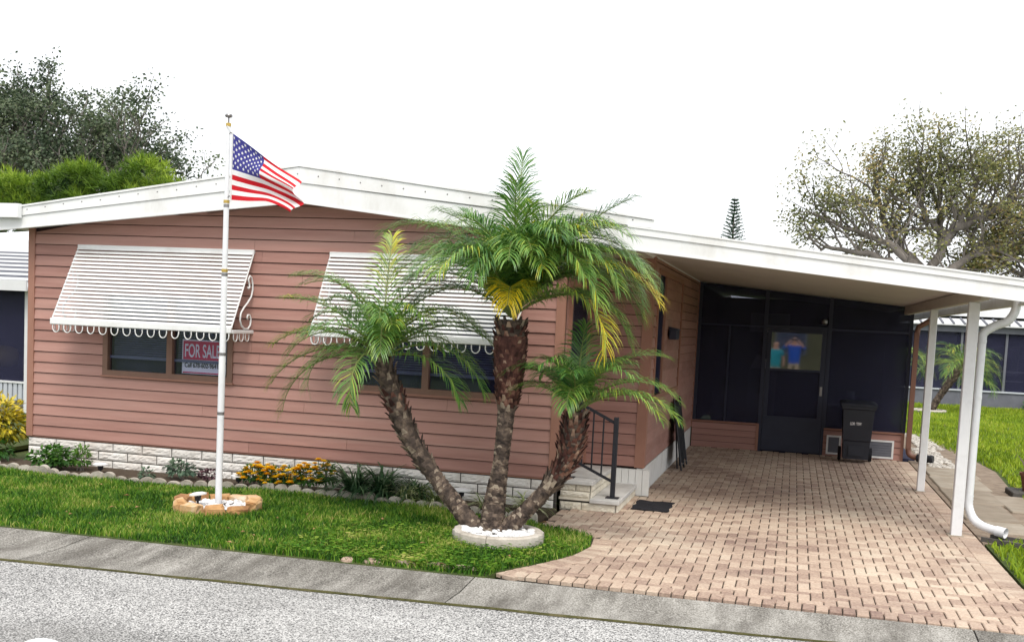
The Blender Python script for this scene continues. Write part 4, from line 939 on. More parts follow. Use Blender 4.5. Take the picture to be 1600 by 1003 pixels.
def solar(x, y, z, r_, label, h_=.17, tilt=0.0):
    t_ = thing('garden_light', label, 'garden light', (x, y, z), 'small solar lights along the bed')
    q = MB(); q.tube([(x, y, z - .05), (x, y, z + h_)], .012, 8); q.build('stake', M['black_metal'], t_)
    q = MB(); q.lathe([(.028,0),(.034,.05),(.03,.055)], (x, y, z + h_ - .055), 10); q.build('lamp_body', M['black_metal'], t_, smooth='auto')
    q = MB(); q.lathe([(r_, 0), (r_ * 1.02, .012), (r_ * .6, .026), (.01, .03)], (0,0,0), 14)
    q.v = [(x + vx, y + vy, z + h_ + vz + vx * tilt) for vx, vy, vz in q.v]; q.build('cap', M['white_metal'], t_, smooth='auto')
solar(3.40, -1.88, .0, .082, 'small black stake light inside the flagpole stone ring', .15, .15)
solar(1.30, -.42, .01, .085, 'low flat garden light right of the leafy green shrub', .10)
solar(3.02, -.36, .01, .085, 'low flat garden light left of the orange flowers', .10)
solar(5.62, -.40, .01, .10, 'white-topped garden light just left of the upright palm trunk', .17)

# palm planter ring
PX, PY = 6.42, -1.87
tr = thing('tree_ring', 'round concrete planter ring around the three palm trunks', 'planter', (PX, PY, 0))
for i in range(4):
    q = MB(); n = 10; vs = []; fs = []
    for j in range(n + 1):
        a = math.pi / 2 * i + .008 + (math.pi / 2 - .016) * j / n; bump_ = .008 * math.cos(j * math.pi)
        for (r_, z) in ((.395, -.02), (.41 + bump_, .02), (.405 + bump_, .085), (.39, .098), (.345, .098), (.33, .085), (.33, -.02)):
            vs.append((PX + r_ * math.cos(a), PY + r_ * math.sin(a), z))
    for j in range(n):
        for k_ in range(7): fs.append((j*7+k_, (j+1)*7+k_, (j+1)*7+(k_+1)%7, j*7+(k_+1)%7))
    fs += [tuple(range(7)), tuple(range(n*7+6, n*7-1, -1))]; q.add(vs, fs); q.build('ring_segment', M['ring_concrete'], tr, smooth='auto')
pebbles('pebbles', PX, PY, .325, 200, 'white stones filling the palm planter ring', .07, .020, .040)

# ================================================================== PALMS
def frond(base, az, el, L_, droop, parent, rs, yellow=0.0, nl=42, leaf=.24, light=0.0, twist=0.0):
    """one pinnate frond: arched rachis with two rows of narrow drooping leaflets"""
    n = 16; p = Vector(base); pts = [p.copy()]; tans = []; e = el; a = az
    for i in range(n):
        s_ = (i + .5) / n; e = el - droop * s_ ** 1.35; a = az + twist * s_
        d = Vector((math.cos(e) * math.cos(a), math.cos(e) * math.sin(a), math.sin(e))); tans.append(d); p = p + d * (L_ / n); pts.append(p.copy())
    tans.append(tans[-1])
    q = MB(); q.tube(pts, [.011 * (1 - .85 * i / n) + .0012 for i in range(n + 1)], 5, mi=1, va=.5)
    for k_ in range(nl):
        s_ = .13 + .86 * (k_ + rs.random() * .5) / nl; f_ = s_ * n; i = min(n - 1, int(f_)); P0 = pts[i].lerp(pts[i + 1], f_ - i); T = tans[i]
        side = T.cross(Vector((0, 0, 1))); side = side.normalized() if side.length > .05 else Vector((-math.sin(az), math.cos(az), 0))
        upv = side.cross(T).normalized()
        Lf = leaf * (.55 + .75 * math.sin(math.pi * min(1, s_ * .95 + .06)) ** .7) * rs.uniform(.85, 1.1)
        ang = R(68 - 42 * s_ + rs.uniform(-7, 7))
        for sg_ in (-1, 1):
            if rs.random() < .03: continue
            d = (T * math.cos(ang) + side * sg_ * math.sin(ang) + upv * rs.uniform(.10, .38)).normalized()
            mid = P0 + d * Lf * .5; d2 = (d + Vector((0, 0, -1)) * rs.uniform(.35, .75)).normalized(); mid2 = mid + d2 * Lf * .3; tip = mid2 + (d2 + Vector((0,0,-.5))).normalized() * Lf * .26
            wv = d.cross(upv).normalized() * (.0047 * rs.uniform(.8, 1.2))
            v_ = max(0, min(1.0, .40 + light + rs.gauss(0, .12) + yellow * (s_ ** 1.1) * .8))
            q.add([P0 - wv * .5, P0 + wv * .5, mid + wv, mid - wv, mid2 + wv * .7, mid2 - wv * .7, tip], [(0,1,2,3),(3,2,4,5),(5,4,6)], mi=0, va=v_)
    return q.build('frond', [M['palm_leaf'], M['rachis']], parent, normals=False)
def trunk(parent, pts, rad, rs, boots=(.5, 1.0), nb=120, blen=.07, fib=None, steps=40, sheath=None):
    P_ = smooth_path(pts, steps // (len(pts) - 1)); n = len(P_)
    rr = [];
    for i in range(n):
        t_ = i / (n - 1) * (len(rad) - 1); k_ = min(len(rad) - 2, int(t_)); rr.append(rad[k_] + (rad[k_+1] - rad[k_]) * (t_ - k_))
    q = MB(); q.tube(P_, [r_ * (.86 + (.10 if i % 2 else 0) + rs.uniform(-.03, .03)) for i, r_ in enumerate(rr)], 14, va=.4)
    o = q.build('trunk', M['palm_bark'], parent, smooth=False)
    q = MB()
    for k_ in range(nb):          # stubs of cut leaf bases in a spiral
        t_ = (k_ + .5) / nb; f_ = t_ * (n - 1); i = min(n - 2, int(f_)); c = P_[i].lerp(P_[i+1], f_ - i); T = (P_[i+1] - P_[i]).normalized(); U = T.orthogonal().normalized(); V = T.cross(U); a = k_ * 2.39996
        O = U * math.cos(a) + V * math.sin(a); r_ = rr[i] * (.97 if sheath and sheath[0] < t_ < sheath[1] else .9); big = boots[0] <= t_ <= boots[1]
        bl = blen * (1.0 if big else .45) * rs.uniform(.7, 1.3); flare = (.55 if big else .25) * rs.uniform(.6, 1.3); wd = (.026 if big else .03) * rs.uniform(.7, 1.2); S_ = T.cross(O)
        b0 = c + O * r_ - T * bl * .3; tp_ = c + O * (r_ + bl * flare) + T * bl * .7
        mi = 1 if (fib and fib[0] <= t_ <= fib[1]) else 0
        q.add([b0 - S_ * wd, b0 + S_ * wd, tp_ + S_ * wd * .45, tp_ - S_ * wd * .45, b0 - O * .015, tp_ - O * .022 - T * .01], [(0,1,2,3),(1,4,5,2),(4,0,3,5),(3,2,5)], mi=mi, va=rs.random())
    stuff(q.build('leaf_stubs', [M['palm_bark'], M['palm_fibre']], parent, normals=False))
    if sheath:
        k0 = int(n * sheath[0]); k1 = int(n * sheath[1]); q = MB()
        q.tube(P_[k0:k1], [rr[i] * (.93 + .12 * min(1, (i - k0) / 6) + .05 * math.sin(i * 2.3) + rs.uniform(-.03, .03)) for i in range(k0, k1)], 18, va=.35); q.build('fibre_sheath', M['palm_fibre'], parent)
    return P_
def aim(az): return R(az)
# azimuth: 0 = right along the house front, 180 = left, 270 = towards the street, 90 = towards the house
PG = 'palms growing from the planter ring'
rs = random.Random(21)
pl = thing('palm_tree', 'left palm of the clump, its trunk leaning far left', 'palm', (6.2, -1.78, .04), PG)
P_ = trunk(pl, [(6.20,-1.78,.04),(6.00,-1.75,.24),(5.78,-1.72,.468),(5.488,-1.69,.829),(5.292,-1.67,1.22),(5.156,-1.65,1.57)], [.105,.086,.080,.090,.108,.07], rs, (.45, 1.0), 260, .062, (.72, .82))
c = P_[-1]
SPEC = [(100,86,1.2,.5,.28,.12),(182,48,1.15,1.0,.2,.12),(178,32,1.25,1.3,.15,.10),(186,20,1.25,1.4,.15,.08),(192,8,1.2,1.7,.12,.06),(215,32,.95,2.3,.0,.05),(2,44,1.35,1.9,.0,.04),(354,28,1.3,1.8,0,.06),(8,62,1.2,2.0,.25,.12),(345,14,1.15,1.6,0,.05),(262,24,1.0,2.4,.05,.1),(165,62,1.1,1.7,.1,.05),(20,54,1.25,1.9,.1,.05),(350,66,1.2,2.1,.0,.05),(196,40,1.1,1.9,.05,.08),(290,60,1.0,2.3,0,.08)]
for k_ in range(13):
    SPEC.append((k_ * 137.5 + rs.uniform(-10, 10), (82, 70, 58, 48)[k_ % 4] + rs.uniform(-6, 6), rs.uniform(.95, 1.25), rs.uniform(1.4, 2.0), .15 if k_ % 5 == 0 else 0, rs.uniform(-.04, .14)))
for (az, el, L_, dr_, ye, li) in SPEC:
    frond(c, R(az + rs.uniform(-5, 5)), R(el + rs.uniform(-4, 4)), L_ * rs.uniform(.94, 1.05), dr_, pl, rs, ye, 56, .23, li)
rs = random.Random(33)
pl = thing('palm_tree', 'middle palm of the clump, tallest, with an upright trunk', 'palm', (6.33, -1.77, .04), PG)
P_ = trunk(pl, [(6.33,-1.77,.03),(6.335,-1.73,.31),(6.365,-1.70,.654),(6.39,-1.68,1.12),(6.40,-1.67,1.50),(6.394,-1.67,1.98)], [.135,.105,.074,.082,.132,.155], rs, (.62, 1.0), 560, .055, (.64, .97), sheath=(.64, .94))
c = P_[-1] + Vector((0, 0, .02))
SPEC = [(95,87,1.62,.35,.0,-.05),(0,64,1.55,.7,.0,-.02),(352,72,1.7,2.2,.05,.08),(346,62,1.8,2.05,.10,.10),(350,52,1.75,2.0,.62,.14),(336,46,1.45,2.45,.42,.14),(5,56,1.6,2.2,.05,.06),(330,66,1.6,2.5,.1,.12),(15,44,1.35,1.9,.05,.02),(358,40,1.4,2.1,.12,.08),
        (180,76,1.7,1.75,.08,.08),(182,50,1.2,1.7,.12,.03),(186,40,1.15,1.6,.0,-.05),(176,66,1.4,1.9,.05,.05),(268,80,1.25,2.4,.0,.10),(240,78,1.3,2.3,.0,.06),(300,78,1.35,2.3,.05,.12),(285,72,.75,2.5,.80,.18),(340,76,1.7,1.9,.05,.1),(325,74,1.6,2.1,.05,.1),(10,70,1.65,1.9,.0,.05),(355,58,1.6,2.3,.1,.08),(200,74,1.4,2.0,.0,.05),(30,66,1.5,1.9,.0,.0),(348,78,1.75,2.3,.05,.1),(335,70,1.7,2.5,.12,.12),(318,76,1.5,2.5,.05,.12),(356,66,1.7,2.5,.1,.06),(8,76,1.6,2.3,.0,.04),(285,82,1.4,2.4,.0,.12),(255,82,1.35,2.4,.0,.08),(222,80,1.3,2.3,.0,.05),(18,60,1.5,2.3,.0,.0),(342,84,1.6,1.8,.05,.1),(310,84,1.5,2.0,.05,.12),(170,78,1.45,1.9,.0,.04),(340,82,1.45,1.2,.05,.1),(20,80,1.4,1.3,.0,.06),(300,84,1.35,1.4,.05,.14),(200,82,1.3,1.3,.0,.06),(250,84,1.35,1.5,.0,.1),(60,80,1.4,1.2,.0,.0),(355,76,1.5,1.45,.05,.1),(325,78,1.45,1.6,.08,.12),(150,82,1.3,1.2,.0,.04),(280,86,1.45,1.1,.0,.12),(80,68,1.3,1.6,0,-.05),(110,74,1.4,1.3,0,-.05)]
for k_ in range(15):
    SPEC.append((k_ * 137.5 - 40 + rs.uniform(-10, 10), (84, 76, 70, 64)[k_ % 4] + rs.uniform(-5, 5), rs.uniform(1.25, 1.55), rs.uniform(1.6, 2.2), .1 if k_ % 5 == 0 else 0, rs.uniform(-.04, .16)))
for (az, el, L_, dr_, ye, li) in SPEC:
    frond(c, R(az + rs.uniform(-5, 5)), R(el + rs.uniform(-4, 4)), L_ * rs.uniform(.90, 1.0), dr_, pl, rs, ye, 70, .27, li)
rs = random.Random(45)
pl = thing('palm_tree', 'right palm of the clump, shortest, its trunk curving right', 'palm', (6.42, -1.80, .04), PG)
P_ = trunk(pl, [(6.42,-1.80,.03),(6.58,-1.74,.205),(6.794,-1.68,.459),(6.94,-1.63,.692),(7.0,-1.61,.927),(7.018,-1.61,1.18)], [.098,.076,.072,.098,.118,.10], rs, (.42, 1.0), 260, .075, (.50, .98))
c = P_[-1]
SPEC = [(2,52,1.25,1.7,0,.14),(352,36,1.2,1.5,0,.16),(344,44,1.15,1.8,0,.18),(10,66,1.2,1.5,0,.08),(178,66,.95,1.5,0,0),(186,50,.85,1.8,0,0),(90,84,1.0,.8,0,0),(275,66,.8,2.5,0,.12)]
for k_ in range(8):
    SPEC.append((k_ * 137.5 + rs.uniform(-10, 10), (82, 72, 62)[k_ % 3] + rs.uniform(-6, 6), rs.uniform(.85, 1.05), rs.uniform(1.4, 2.0), 0, rs.uniform(-.02, .16)))
for (az, el, L_, dr_, ye, li) in SPEC:
    frond(c, R(az + rs.uniform(-5, 5)), R(el + rs.uniform(-4, 4)), L_ * rs.uniform(.80, .90), dr_, pl, rs, ye, 52, .21, li)

# ================================================================== FLOWER BED
EDGE = [(-1.35,-.35),(-1.0,-.50),(-.5,-.56),(0,-.59),(.5,-.62),(.95,-.70),(1.4,-.77),(1.85,-.75),(2.3,-.69),(2.8,-.58),(3.3,-.49),(3.9,-.42),(4.35,-.47),(4.8,-.55),(5.5,-.58),(6.0,-.72),(6.5,-.745)]
q = MB(); poly = [(-.074,-.05),(.074,-.05),(.074,.045)] + [(.074 * math.cos(math.pi * k_ / 8), .045 + .042 * math.sin(math.pi * k_ / 8)) for k_ in range(1, 8)] + [(-.074,.045)]
q.prism(poly, 'y', -.024, .024); em = q.mesh('edging_stone', M['edging'])
acc = 0; tot = 0
for p0, p1 in zip(EDGE[:-1], EDGE[1:]):
    d = Vector((p1[0] - p0[0], p1[1] - p0[1])); L_ = d.length
    while acc < L_:
        t_ = acc / L_; o = put(em, None, (p0[0] + d.x * t_, p0[1] + d.y * t_ + rnd.gauss(0, .012), rnd.uniform(-.034, .004)))
        o.rotation_euler = (rnd.gauss(.05, .08), rnd.gauss(0, .05), math.atan2(d.y, d.x) + rnd.gauss(0, .06)); o.scale = (rnd.uniform(.94, 1.0), 1, rnd.uniform(.85, 1.12))
        tag(o, 'small round-topped concrete edging stone along the front flower bed', 'edging stone', 'scalloped stones edging the flower bed'); acc += .152; tot += 1
    acc -= L_
def leaves(q, c, r_, n, size, rs, wide=.5, shell=.5, droop=.3, bias=0.0, flatbottom=True):
    for i in range(n):
        v = Vector((rs.gauss(0,1), rs.gauss(0,1), rs.gauss(0,1))).normalized(); rad = shell + (1 - shell) * rs.random()
        if flatbottom and v.z < -.35: v.z = -.35 * rs.random()
        p = Vector((c[0] + v.x * r_[0] * rad, c[1] + v.y * r_[1] * rad, c[2] + v.z * r_[2] * rad))
        d = (v + Vector((rs.uniform(-.6,.6), rs.uniform(-.6,.6), rs.uniform(-.5,.5) - droop))).normalized(); s_ = size * rs.uniform(.6, 1.3)
        w_ = d.cross(Vector((rs.uniform(-1,1), rs.uniform(-1,1), 1.2))); w_ = w_.normalized() * s_ * wide * .5 if w_.length > .01 else Vector((s_ * wide * .5, 0, 0))
        mid = p + d * s_ * .5; tip = p + d * s_ + Vector((0, 0, -s_ * .15))
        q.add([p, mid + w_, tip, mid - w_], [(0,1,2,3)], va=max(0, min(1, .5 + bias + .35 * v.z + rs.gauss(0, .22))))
    return q
def shrub(name, label, cat, c, blobs, n, size, mname, group=None, wide=.5, stems=5, seed=0, **k):
    rs = random.Random(seed); t_ = thing(name, label, cat, (c[0], c[1], c[2]), group)
    q = MB(); tot = sum(b_[3] * b_[4] * b_[5] for b_ in blobs)
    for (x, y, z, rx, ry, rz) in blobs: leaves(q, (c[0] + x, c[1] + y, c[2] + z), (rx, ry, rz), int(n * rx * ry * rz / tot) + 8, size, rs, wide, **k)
    q.build('foliage', M[mname], t_, normals=False)
    q = MB()
    for i in range(stems):
        b_ = blobs[i % len(blobs)]; q.tube([(c[0] + rs.uniform(-.04,.04), c[1] + rs.uniform(-.04,.04), c[2] - .03), (c[0] + b_[0] * .6, c[1] + b_[1] * .6, c[2] + b_[2] * .6), (c[0] + b_[0] + rs.uniform(-.5,.5) * b_[3], c[1] + b_[1], c[2] + b_[2] + b_[5] * .5)], [.008, .006, .003], 5)
    q.build('stems', M['oak_bark'], t_); return t_
shrub('leafy_shrub', 'low dark green leafy shrub at the left end of the bed', 'shrub', (.66,-.42,.02), [(-.08,0,.10,.22,.16,.13),(.12,-.02,.12,.2,.16,.14),(0,.02,.17,.16,.14,.1)], 620, .065, 'shrub_leaf', seed=1, wide=.65, bias=-.1)
shrub('leafy_shrub', 'small lighter green bush right of the dark leafy shrub', 'shrub', (1.0,-.38,.02), [(0,0,.12,.13,.13,.13),(.02,0,.2,.09,.09,.08)], 380, .05, 'shrub_leaf', seed=2, wide=.4, bias=.2)
shrub('succulent', 'squat grey-green plant behind the edging stones near the flagpole', 'plant', (2.02,-.62,.02), [(0,0,.06,.08,.07,.07)], 130, .045, 'silver_leaf', seed=3)
shrub('succulent', 'spreading blue-green plant against the block skirting', 'plant', (2.30,-.35,.02), [(0,0,.10,.2,.12,.09),(-.08,.02,.15,.1,.08,.06)], 380, .055, 'silver_leaf', seed=4)
shrub('purple_plant', 'small purplish plant left of the flagpole in the bed', 'plant', (2.66,-.36,.02), [(0,0,.07,.13,.1,.07)], 200, .05, 'purple_leaf', seed=5)
def marigold(x, y, h_, w_, n, label, seed):
    rs = random.Random(seed); t_ = shrub('marigold', label, 'flowers', (x, y, .02), [(0,0,h_*.42,w_,w_*.8,h_*.45)], 330, .055, 'shrub_leaf', 'orange marigolds in the bed', wide=.35, seed=seed, bias=-.3)
    for i in range(n):
        a = rs.random() * 6.28; r_ = w_ * math.sqrt(rs.random()) * 1.05; px_, py_, pz = x + r_ * math.cos(a), y + r_ * .8 * math.sin(a) - .03, .02 + h_ * rs.uniform(.38, 1.05) - .25 * r_
        q = MB(); q.tube([(px_, py_, pz - .06), (px_, py_, pz)], .004, 4, mi=1)
        R0 = rs.uniform(.032, .050); hue = rs.random()
        for ring in range(3):
            for k_ in range(7):
                a2 = 2 * math.pi * k_ / 7 + ring * .45; e = (.15, .6, 1.1)[ring]; L_ = R0 * (1.1, .9, .6)[ring]; d = Vector((math.cos(a2) * math.cos(e), math.sin(a2) * math.cos(e), math.sin(e))); s_ = Vector((-math.sin(a2), math.cos(a2), 0)) * R0 * .42
                c0 = Vector((px_, py_, pz)); q.add([c0, c0 + d * L_ * .7 + s_, c0 + d * L_, c0 + d * L_ * .7 - s_], [(0,1,2,3)], va=max(0, min(1, hue * .7 + .15 + rs.gauss(0, .15))))
        q.build('flower', [M['marigold'], M['strap_leaf']], t_, normals=False)
for i, (x, y, h_, w_, n, lb) in enumerate([(3.20,-.34,.27,.16,30,'leftmost clump of orange marigolds in the bed'),(3.42,-.34,.26,.16,30,'clump of orange marigolds second from the flagpole'),(3.64,-.32,.27,.16,30,'middle clump of orange marigolds below the right window awning'),(3.86,-.32,.31,.16,28,'tall clump of orange marigolds left of the dark grassy plant'),(4.04,-.28,.40,.11,15,'rightmost and tallest clump of orange marigolds')]):
    marigold(x, y, h_, w_, n, lb, 50 + i)
def strappy(name, label, x, y, n, L_, mname, seed, wid=.008, spread=1.0, z=.02):
    rs = random.Random(seed); q = MB()
    for i in range(n):
        a = rs.random() * 6.283; e = R(rs.uniform(38, 85)); l_ = L_ * rs.uniform(.6, 1.15); p = Vector((x + rs.gauss(0, .03), y + rs.gauss(0, .03), z)); s_ = Vector((-math.sin(a), math.cos(a), 0)); w_ = wid * rs.uniform(.7, 1.2); prev = None; va = rs.random()
        for k_ in range(6):
            t_ = k_ / 5; ww = s_ * w_ * (1 - .9 * t_ ** 2)
            if prev: q.add([prev[0], prev[1], p + ww, p - ww], [(0,1,2,3)], va=va)
            prev = (p - ww, p + ww); ee = e - spread * 1.7 * (t_ + .1); p = p + Vector((math.cos(ee) * math.cos(a), math.cos(ee) * math.sin(a), math.sin(ee))) * l_ / 5
    o = q.build(name, M[mname], None, normals=False); return tag(o, label, 'plant')
strappy('lily_grass', 'dark strappy grass clump right of the marigolds', 4.40, -.34, 210, .60, 'strap_leaf', 1, .011)
strappy('lily_grass', 'dark strappy grass clump below the left palm trunk', 4.70, -.32, 200, .58, 'strap_leaf', 2, .011)
strappy('lily_grass', 'small dark grassy tuft beside the leaning palm trunk', 5.08, -.28, 150, .45, 'strap_leaf', 3, .010)
strappy('spider_plant', 'variegated spider plant left of the leaning palm trunk', 5.02, -.42, 90, 0.34, 'variegated', 4)
strappy('spider_plant', 'variegated spider plant touching the leaning palm trunk', 5.33, -.42, 90, 0.36, 'variegated', 5)
strappy('spider_plant', 'pale spider plant between the left and middle palm trunks', 5.93, -.45, 90, 0.36, 'variegated', 6)
strappy('spider_plant', 'yellowish spider plant between the middle and right palm trunks', 6.33, -.40, 90, 0.40, 'variegated', 7)
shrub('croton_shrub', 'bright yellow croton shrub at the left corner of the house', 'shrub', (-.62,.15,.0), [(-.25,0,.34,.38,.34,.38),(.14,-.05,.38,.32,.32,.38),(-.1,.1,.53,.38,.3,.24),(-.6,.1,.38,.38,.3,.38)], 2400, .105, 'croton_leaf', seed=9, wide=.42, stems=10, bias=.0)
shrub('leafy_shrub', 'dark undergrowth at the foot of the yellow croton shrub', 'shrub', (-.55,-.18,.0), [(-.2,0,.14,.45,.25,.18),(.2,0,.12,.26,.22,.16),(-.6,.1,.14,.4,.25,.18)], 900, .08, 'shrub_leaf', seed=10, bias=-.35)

# ================================================================== RIGHT-HAND SIDE
pt_ = thing('potted_plant', 'spiky plant in a terracotta pot on a dark block by the right lawn', 'plant', (11.98, 4.3, 0))
q = MB(); q.bbox(11.72, 12.4, 4.05, 4.6, -.01, .075, .01); o = q.build('paving_block', M['cinder']); tag(o, 'dark flat block carrying the potted plant at the right edge', 'block')
q = MB(); q.lathe([(.10,0),(.14,.2),(.155,.2),(.155,.24),(.13,.24),(.12,.2)], (11.98,4.3,.076), 14); q.build('pot', M['terracotta'], pt_, smooth='auto')
o = strappy('leaves', '', 11.98, 4.3, 40, .34, 'purple_leaf', 8, .012, .5, .27); o.parent = pt_; o.location = -pt_.location
for k_ in ('label', 'category'): del o[k_]
# neighbouring house to the right
nb = thing('neighbour_house', 'white-roofed house with a dark screened porch across the right lawn', 'house', (15, 26, 0))
q = MB(); q.box(11.3, 24, 26.0, 26.1, -.05, .48); q.box(11.3, 24, 29.9, 30.0, 0, 3); q.build('wall', M['nb_grey'], nb)
q = MB(); q.box(11.28, 24, 25.96, 26.12, .48, .53); q.build('ledge', M['nb_blue'], nb)
q = MB(); q.box(11.3, 24, 26.02, 26.04, .53, 2.32); q.build('screen_panel', M['screen_mesh'], nb)
for x in (11.3, 12.55, 13.9, 15.2, 16.6, 18.2, 20): q = MB(); q.box(x, x + .07, 25.98, 26.08, .53, 2.36); q.build('post', M['nb_grey'], nb)
q = MB(); q.box(11.2, 24, 25.9, 26.0, 2.32, 2.50); q.build('beam', M['nb_grey'], nb)
iw = pbox(11.4, 14.0, 27.6, 27.7, 0, 2.4, 'inner_wall', 'nb_siding', nb); pbox(14.0, 24, 27.6, 27.7, 0, 2.4, 'inner_wall', 'interior', nb)
for i in range(9): q = MB(); q.box(11.4, 14.0, 27.585, 27.6, .3 + i * .2, .305 + i * .2); q.build('board_line', M['nb_grey'], iw)
for (x0, x1) in ((15.0, 15.9), (16.6, 17.4)):
    wd_ = pbox(x0, x1, 27.54, 27.6, 1.0, 1.95, 'window', 'nb_grey', nb); pbox(x0 + .05, x1 - .05, 27.52, 27.54, 1.05, 1.9, 'pane', 'glass', wd_)
for (x, z0, z1) in ((14.35, .53, 1.1), (15.05, .53, 1.1)): pbox(x, x + .05, 26.6, 26.65, z0, z1, 'rail_post', 'nb_siding', nb)
pbox(14.3, 15.9, 26.6, 26.65, 1.1, 1.16, 'rail', 'nb_siding', nb); pbox(14.3, 15.9, 26.6, 26.65, .82, .86, 'rail', 'nb_siding', nb)
q = MB(); q.prism([(25.75,2.52),(26.9,2.72),(26.9,2.76),(25.75,2.56)], 'x', 11.0, 24); lr = q.build('porch_roof', M['nb_white'], nb)
for i in range(40):
    x = 11.05 + i * .32; q = MB(); q.prism([(25.74,2.562),(26.9,2.762),(26.9,2.80),(25.74,2.60)], 'x', x, x + .05); q.build('roof_rib', M['nb_grey'], lr)
q = MB(); q.prism([(26.9,2.9),(30.2,3.3),(30.2,3.36),(26.9,2.98)], 'x', 10.6, 24); q.box(10.6, 24, 26.85, 26.9, 2.84, 2.99); q.build('roof', M['nb_white'], nb)
def simple_palm(x, y, tips, h_, lean, label, seed, L_=1.3, nf=22):
    rs = random.Random(seed); p_ = thing('palm_tree', label, 'palm', (x, y, 0), 'palms on the far right lawn')
    P_ = trunk(p_, [(x, y, 0), (x + lean * .35, y, h_ * .4), (x + lean, y, h_)], [.12, .10, .13], rs, (.5, 1), 90, .08, None, 20)
    for i in range(nf): frond(P_[-1], i * 2.4 + rs.random(), R(rs.uniform(15, 78)), L_ * rs.uniform(.8, 1.1), rs.uniform(1.6, 2.4), p_, rs, .1, 26, .30, rs.uniform(.05, .25))
simple_palm(12.65, 21.6, 0, 1.35, .75, 'leaning bushy palm on the lawn between the two carport posts', 3, 1.35, 24)
simple_palm(11.75, 22.6, 0, 1.25, -.05, 'bushy palm just right of the brown downspout', 4, 1.25, 20)
simple_palm(13.9, 23.2, 0, .9, -.05, 'small palm peeking out right of the white downspout', 6, .95, 14)
q = MB(); q.lathe([(.42,-.02),(.45,.05),(.42,.09),(.34,.09),(.33,-.02)], (12.65,21.6,0), 20, caps=False); o = q.build('tree_ring', M['ring_concrete'], None, smooth='auto'); tag(o, 'pale concrete ring at the foot of the leaning palm on the far lawn', 'planter')
for i, (x, w_) in enumerate([(16.2, .5), (17.3, .6)]): shrub('leafy_shrub', ('dark low shrub at the foot of the far porch wall, near one', 'dark low shrub at the foot of the far porch wall, far one')[i], 'shrub', (x, 25.3, 0), [(0,0,.2,w_,.35,.25)], 400, .12, 'shrub_leaf', seed=70 + i, bias=-.3)

# ================================================================== LEFT NEIGHBOUR
nl_ = thing('neighbour_house', 'white metal-roofed neighbouring house left of the brown home', 'house', (-6, 5, 0))
q = MB(); q.box(-10, -3.92, 5.03, 5.06, -.05, .24); q.build('foundation', M['nb_grey'], nl_)
q = MB()
for i in range(60): x = -10 + i * .1014; q.box(x, x + .07, 4.985, 5.02, .20, .5)
q.box(-10, -3.93, 5.021, 5.04, .20, .5); q.build('ribbed_panel', M['nb_blue'], nl_)
q = MB(); q.box(-10, -3.95, 4.97, 5.05, .5, .535); q.build('ledge', M['nb_white'], nl_)
q = MB(); q.box(-3.99, -3.90, 4.96, 5.06, -.05, 2.15); q.build('corner_post', M['nb_white'], nl_)
q = MB(); q.box(-10, -3.99, 5.0, 5.01, .535, 2.12); q.build('screen_panel', M['screen_mesh'], nl_)
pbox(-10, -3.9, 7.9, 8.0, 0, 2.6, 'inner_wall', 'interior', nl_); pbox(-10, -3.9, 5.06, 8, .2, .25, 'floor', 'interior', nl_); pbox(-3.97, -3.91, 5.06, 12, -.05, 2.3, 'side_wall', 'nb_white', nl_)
wd_ = pbox(-5.35, -4.75, 7.8, 7.89, 1.75, 2.3, 'window', 'nb_grey', nl_); pbox(-5.3, -4.8, 7.78, 7.8, 1.8, 2.25, 'pane', 'glass', wd_)
pbox(-5.6, -4.65, 7.82, 7.89, .25, 1.6, 'cabinet', 'nb_grey', nl_)
q = MB(); q.blob((-4.85,5.55,.92), (.28,.2,.20), 3, .08, 12, 7); o = q.build('chair_cushion', M['yellow_seat'], None, smooth=True); tag(o, 'yellow cushion seen through the left neighbour screen', 'cushion')
q = MB(); q.prism([(4.72,2.12),(9.5,2.95),(9.5,3.0),(4.72,2.17)], 'x', -10.5, -3.75); q.box(-10.5, -3.75, 4.68, 4.72, 2.10, 2.28); rf = q.build('roof', M['nb_white'], nl_)
for i in range(16):
    y = 4.9 + i * .28; z = 2.17 + (y - 4.72) * .1737; q = MB(); q.box(-10.5, -3.752, y, y + .05, z - .005, z + .045); q.build('roof_rib', M['nb_grey'] if i % 2 else M['nb_white'], rf)
q = MB(); q.prism([(9.5,2.95),(13.5,3.65),(13.5,3.75),(9.5,3.25)], 'x', -10.5, -3.6); q.build('roof', M['nb_white'], nl_)

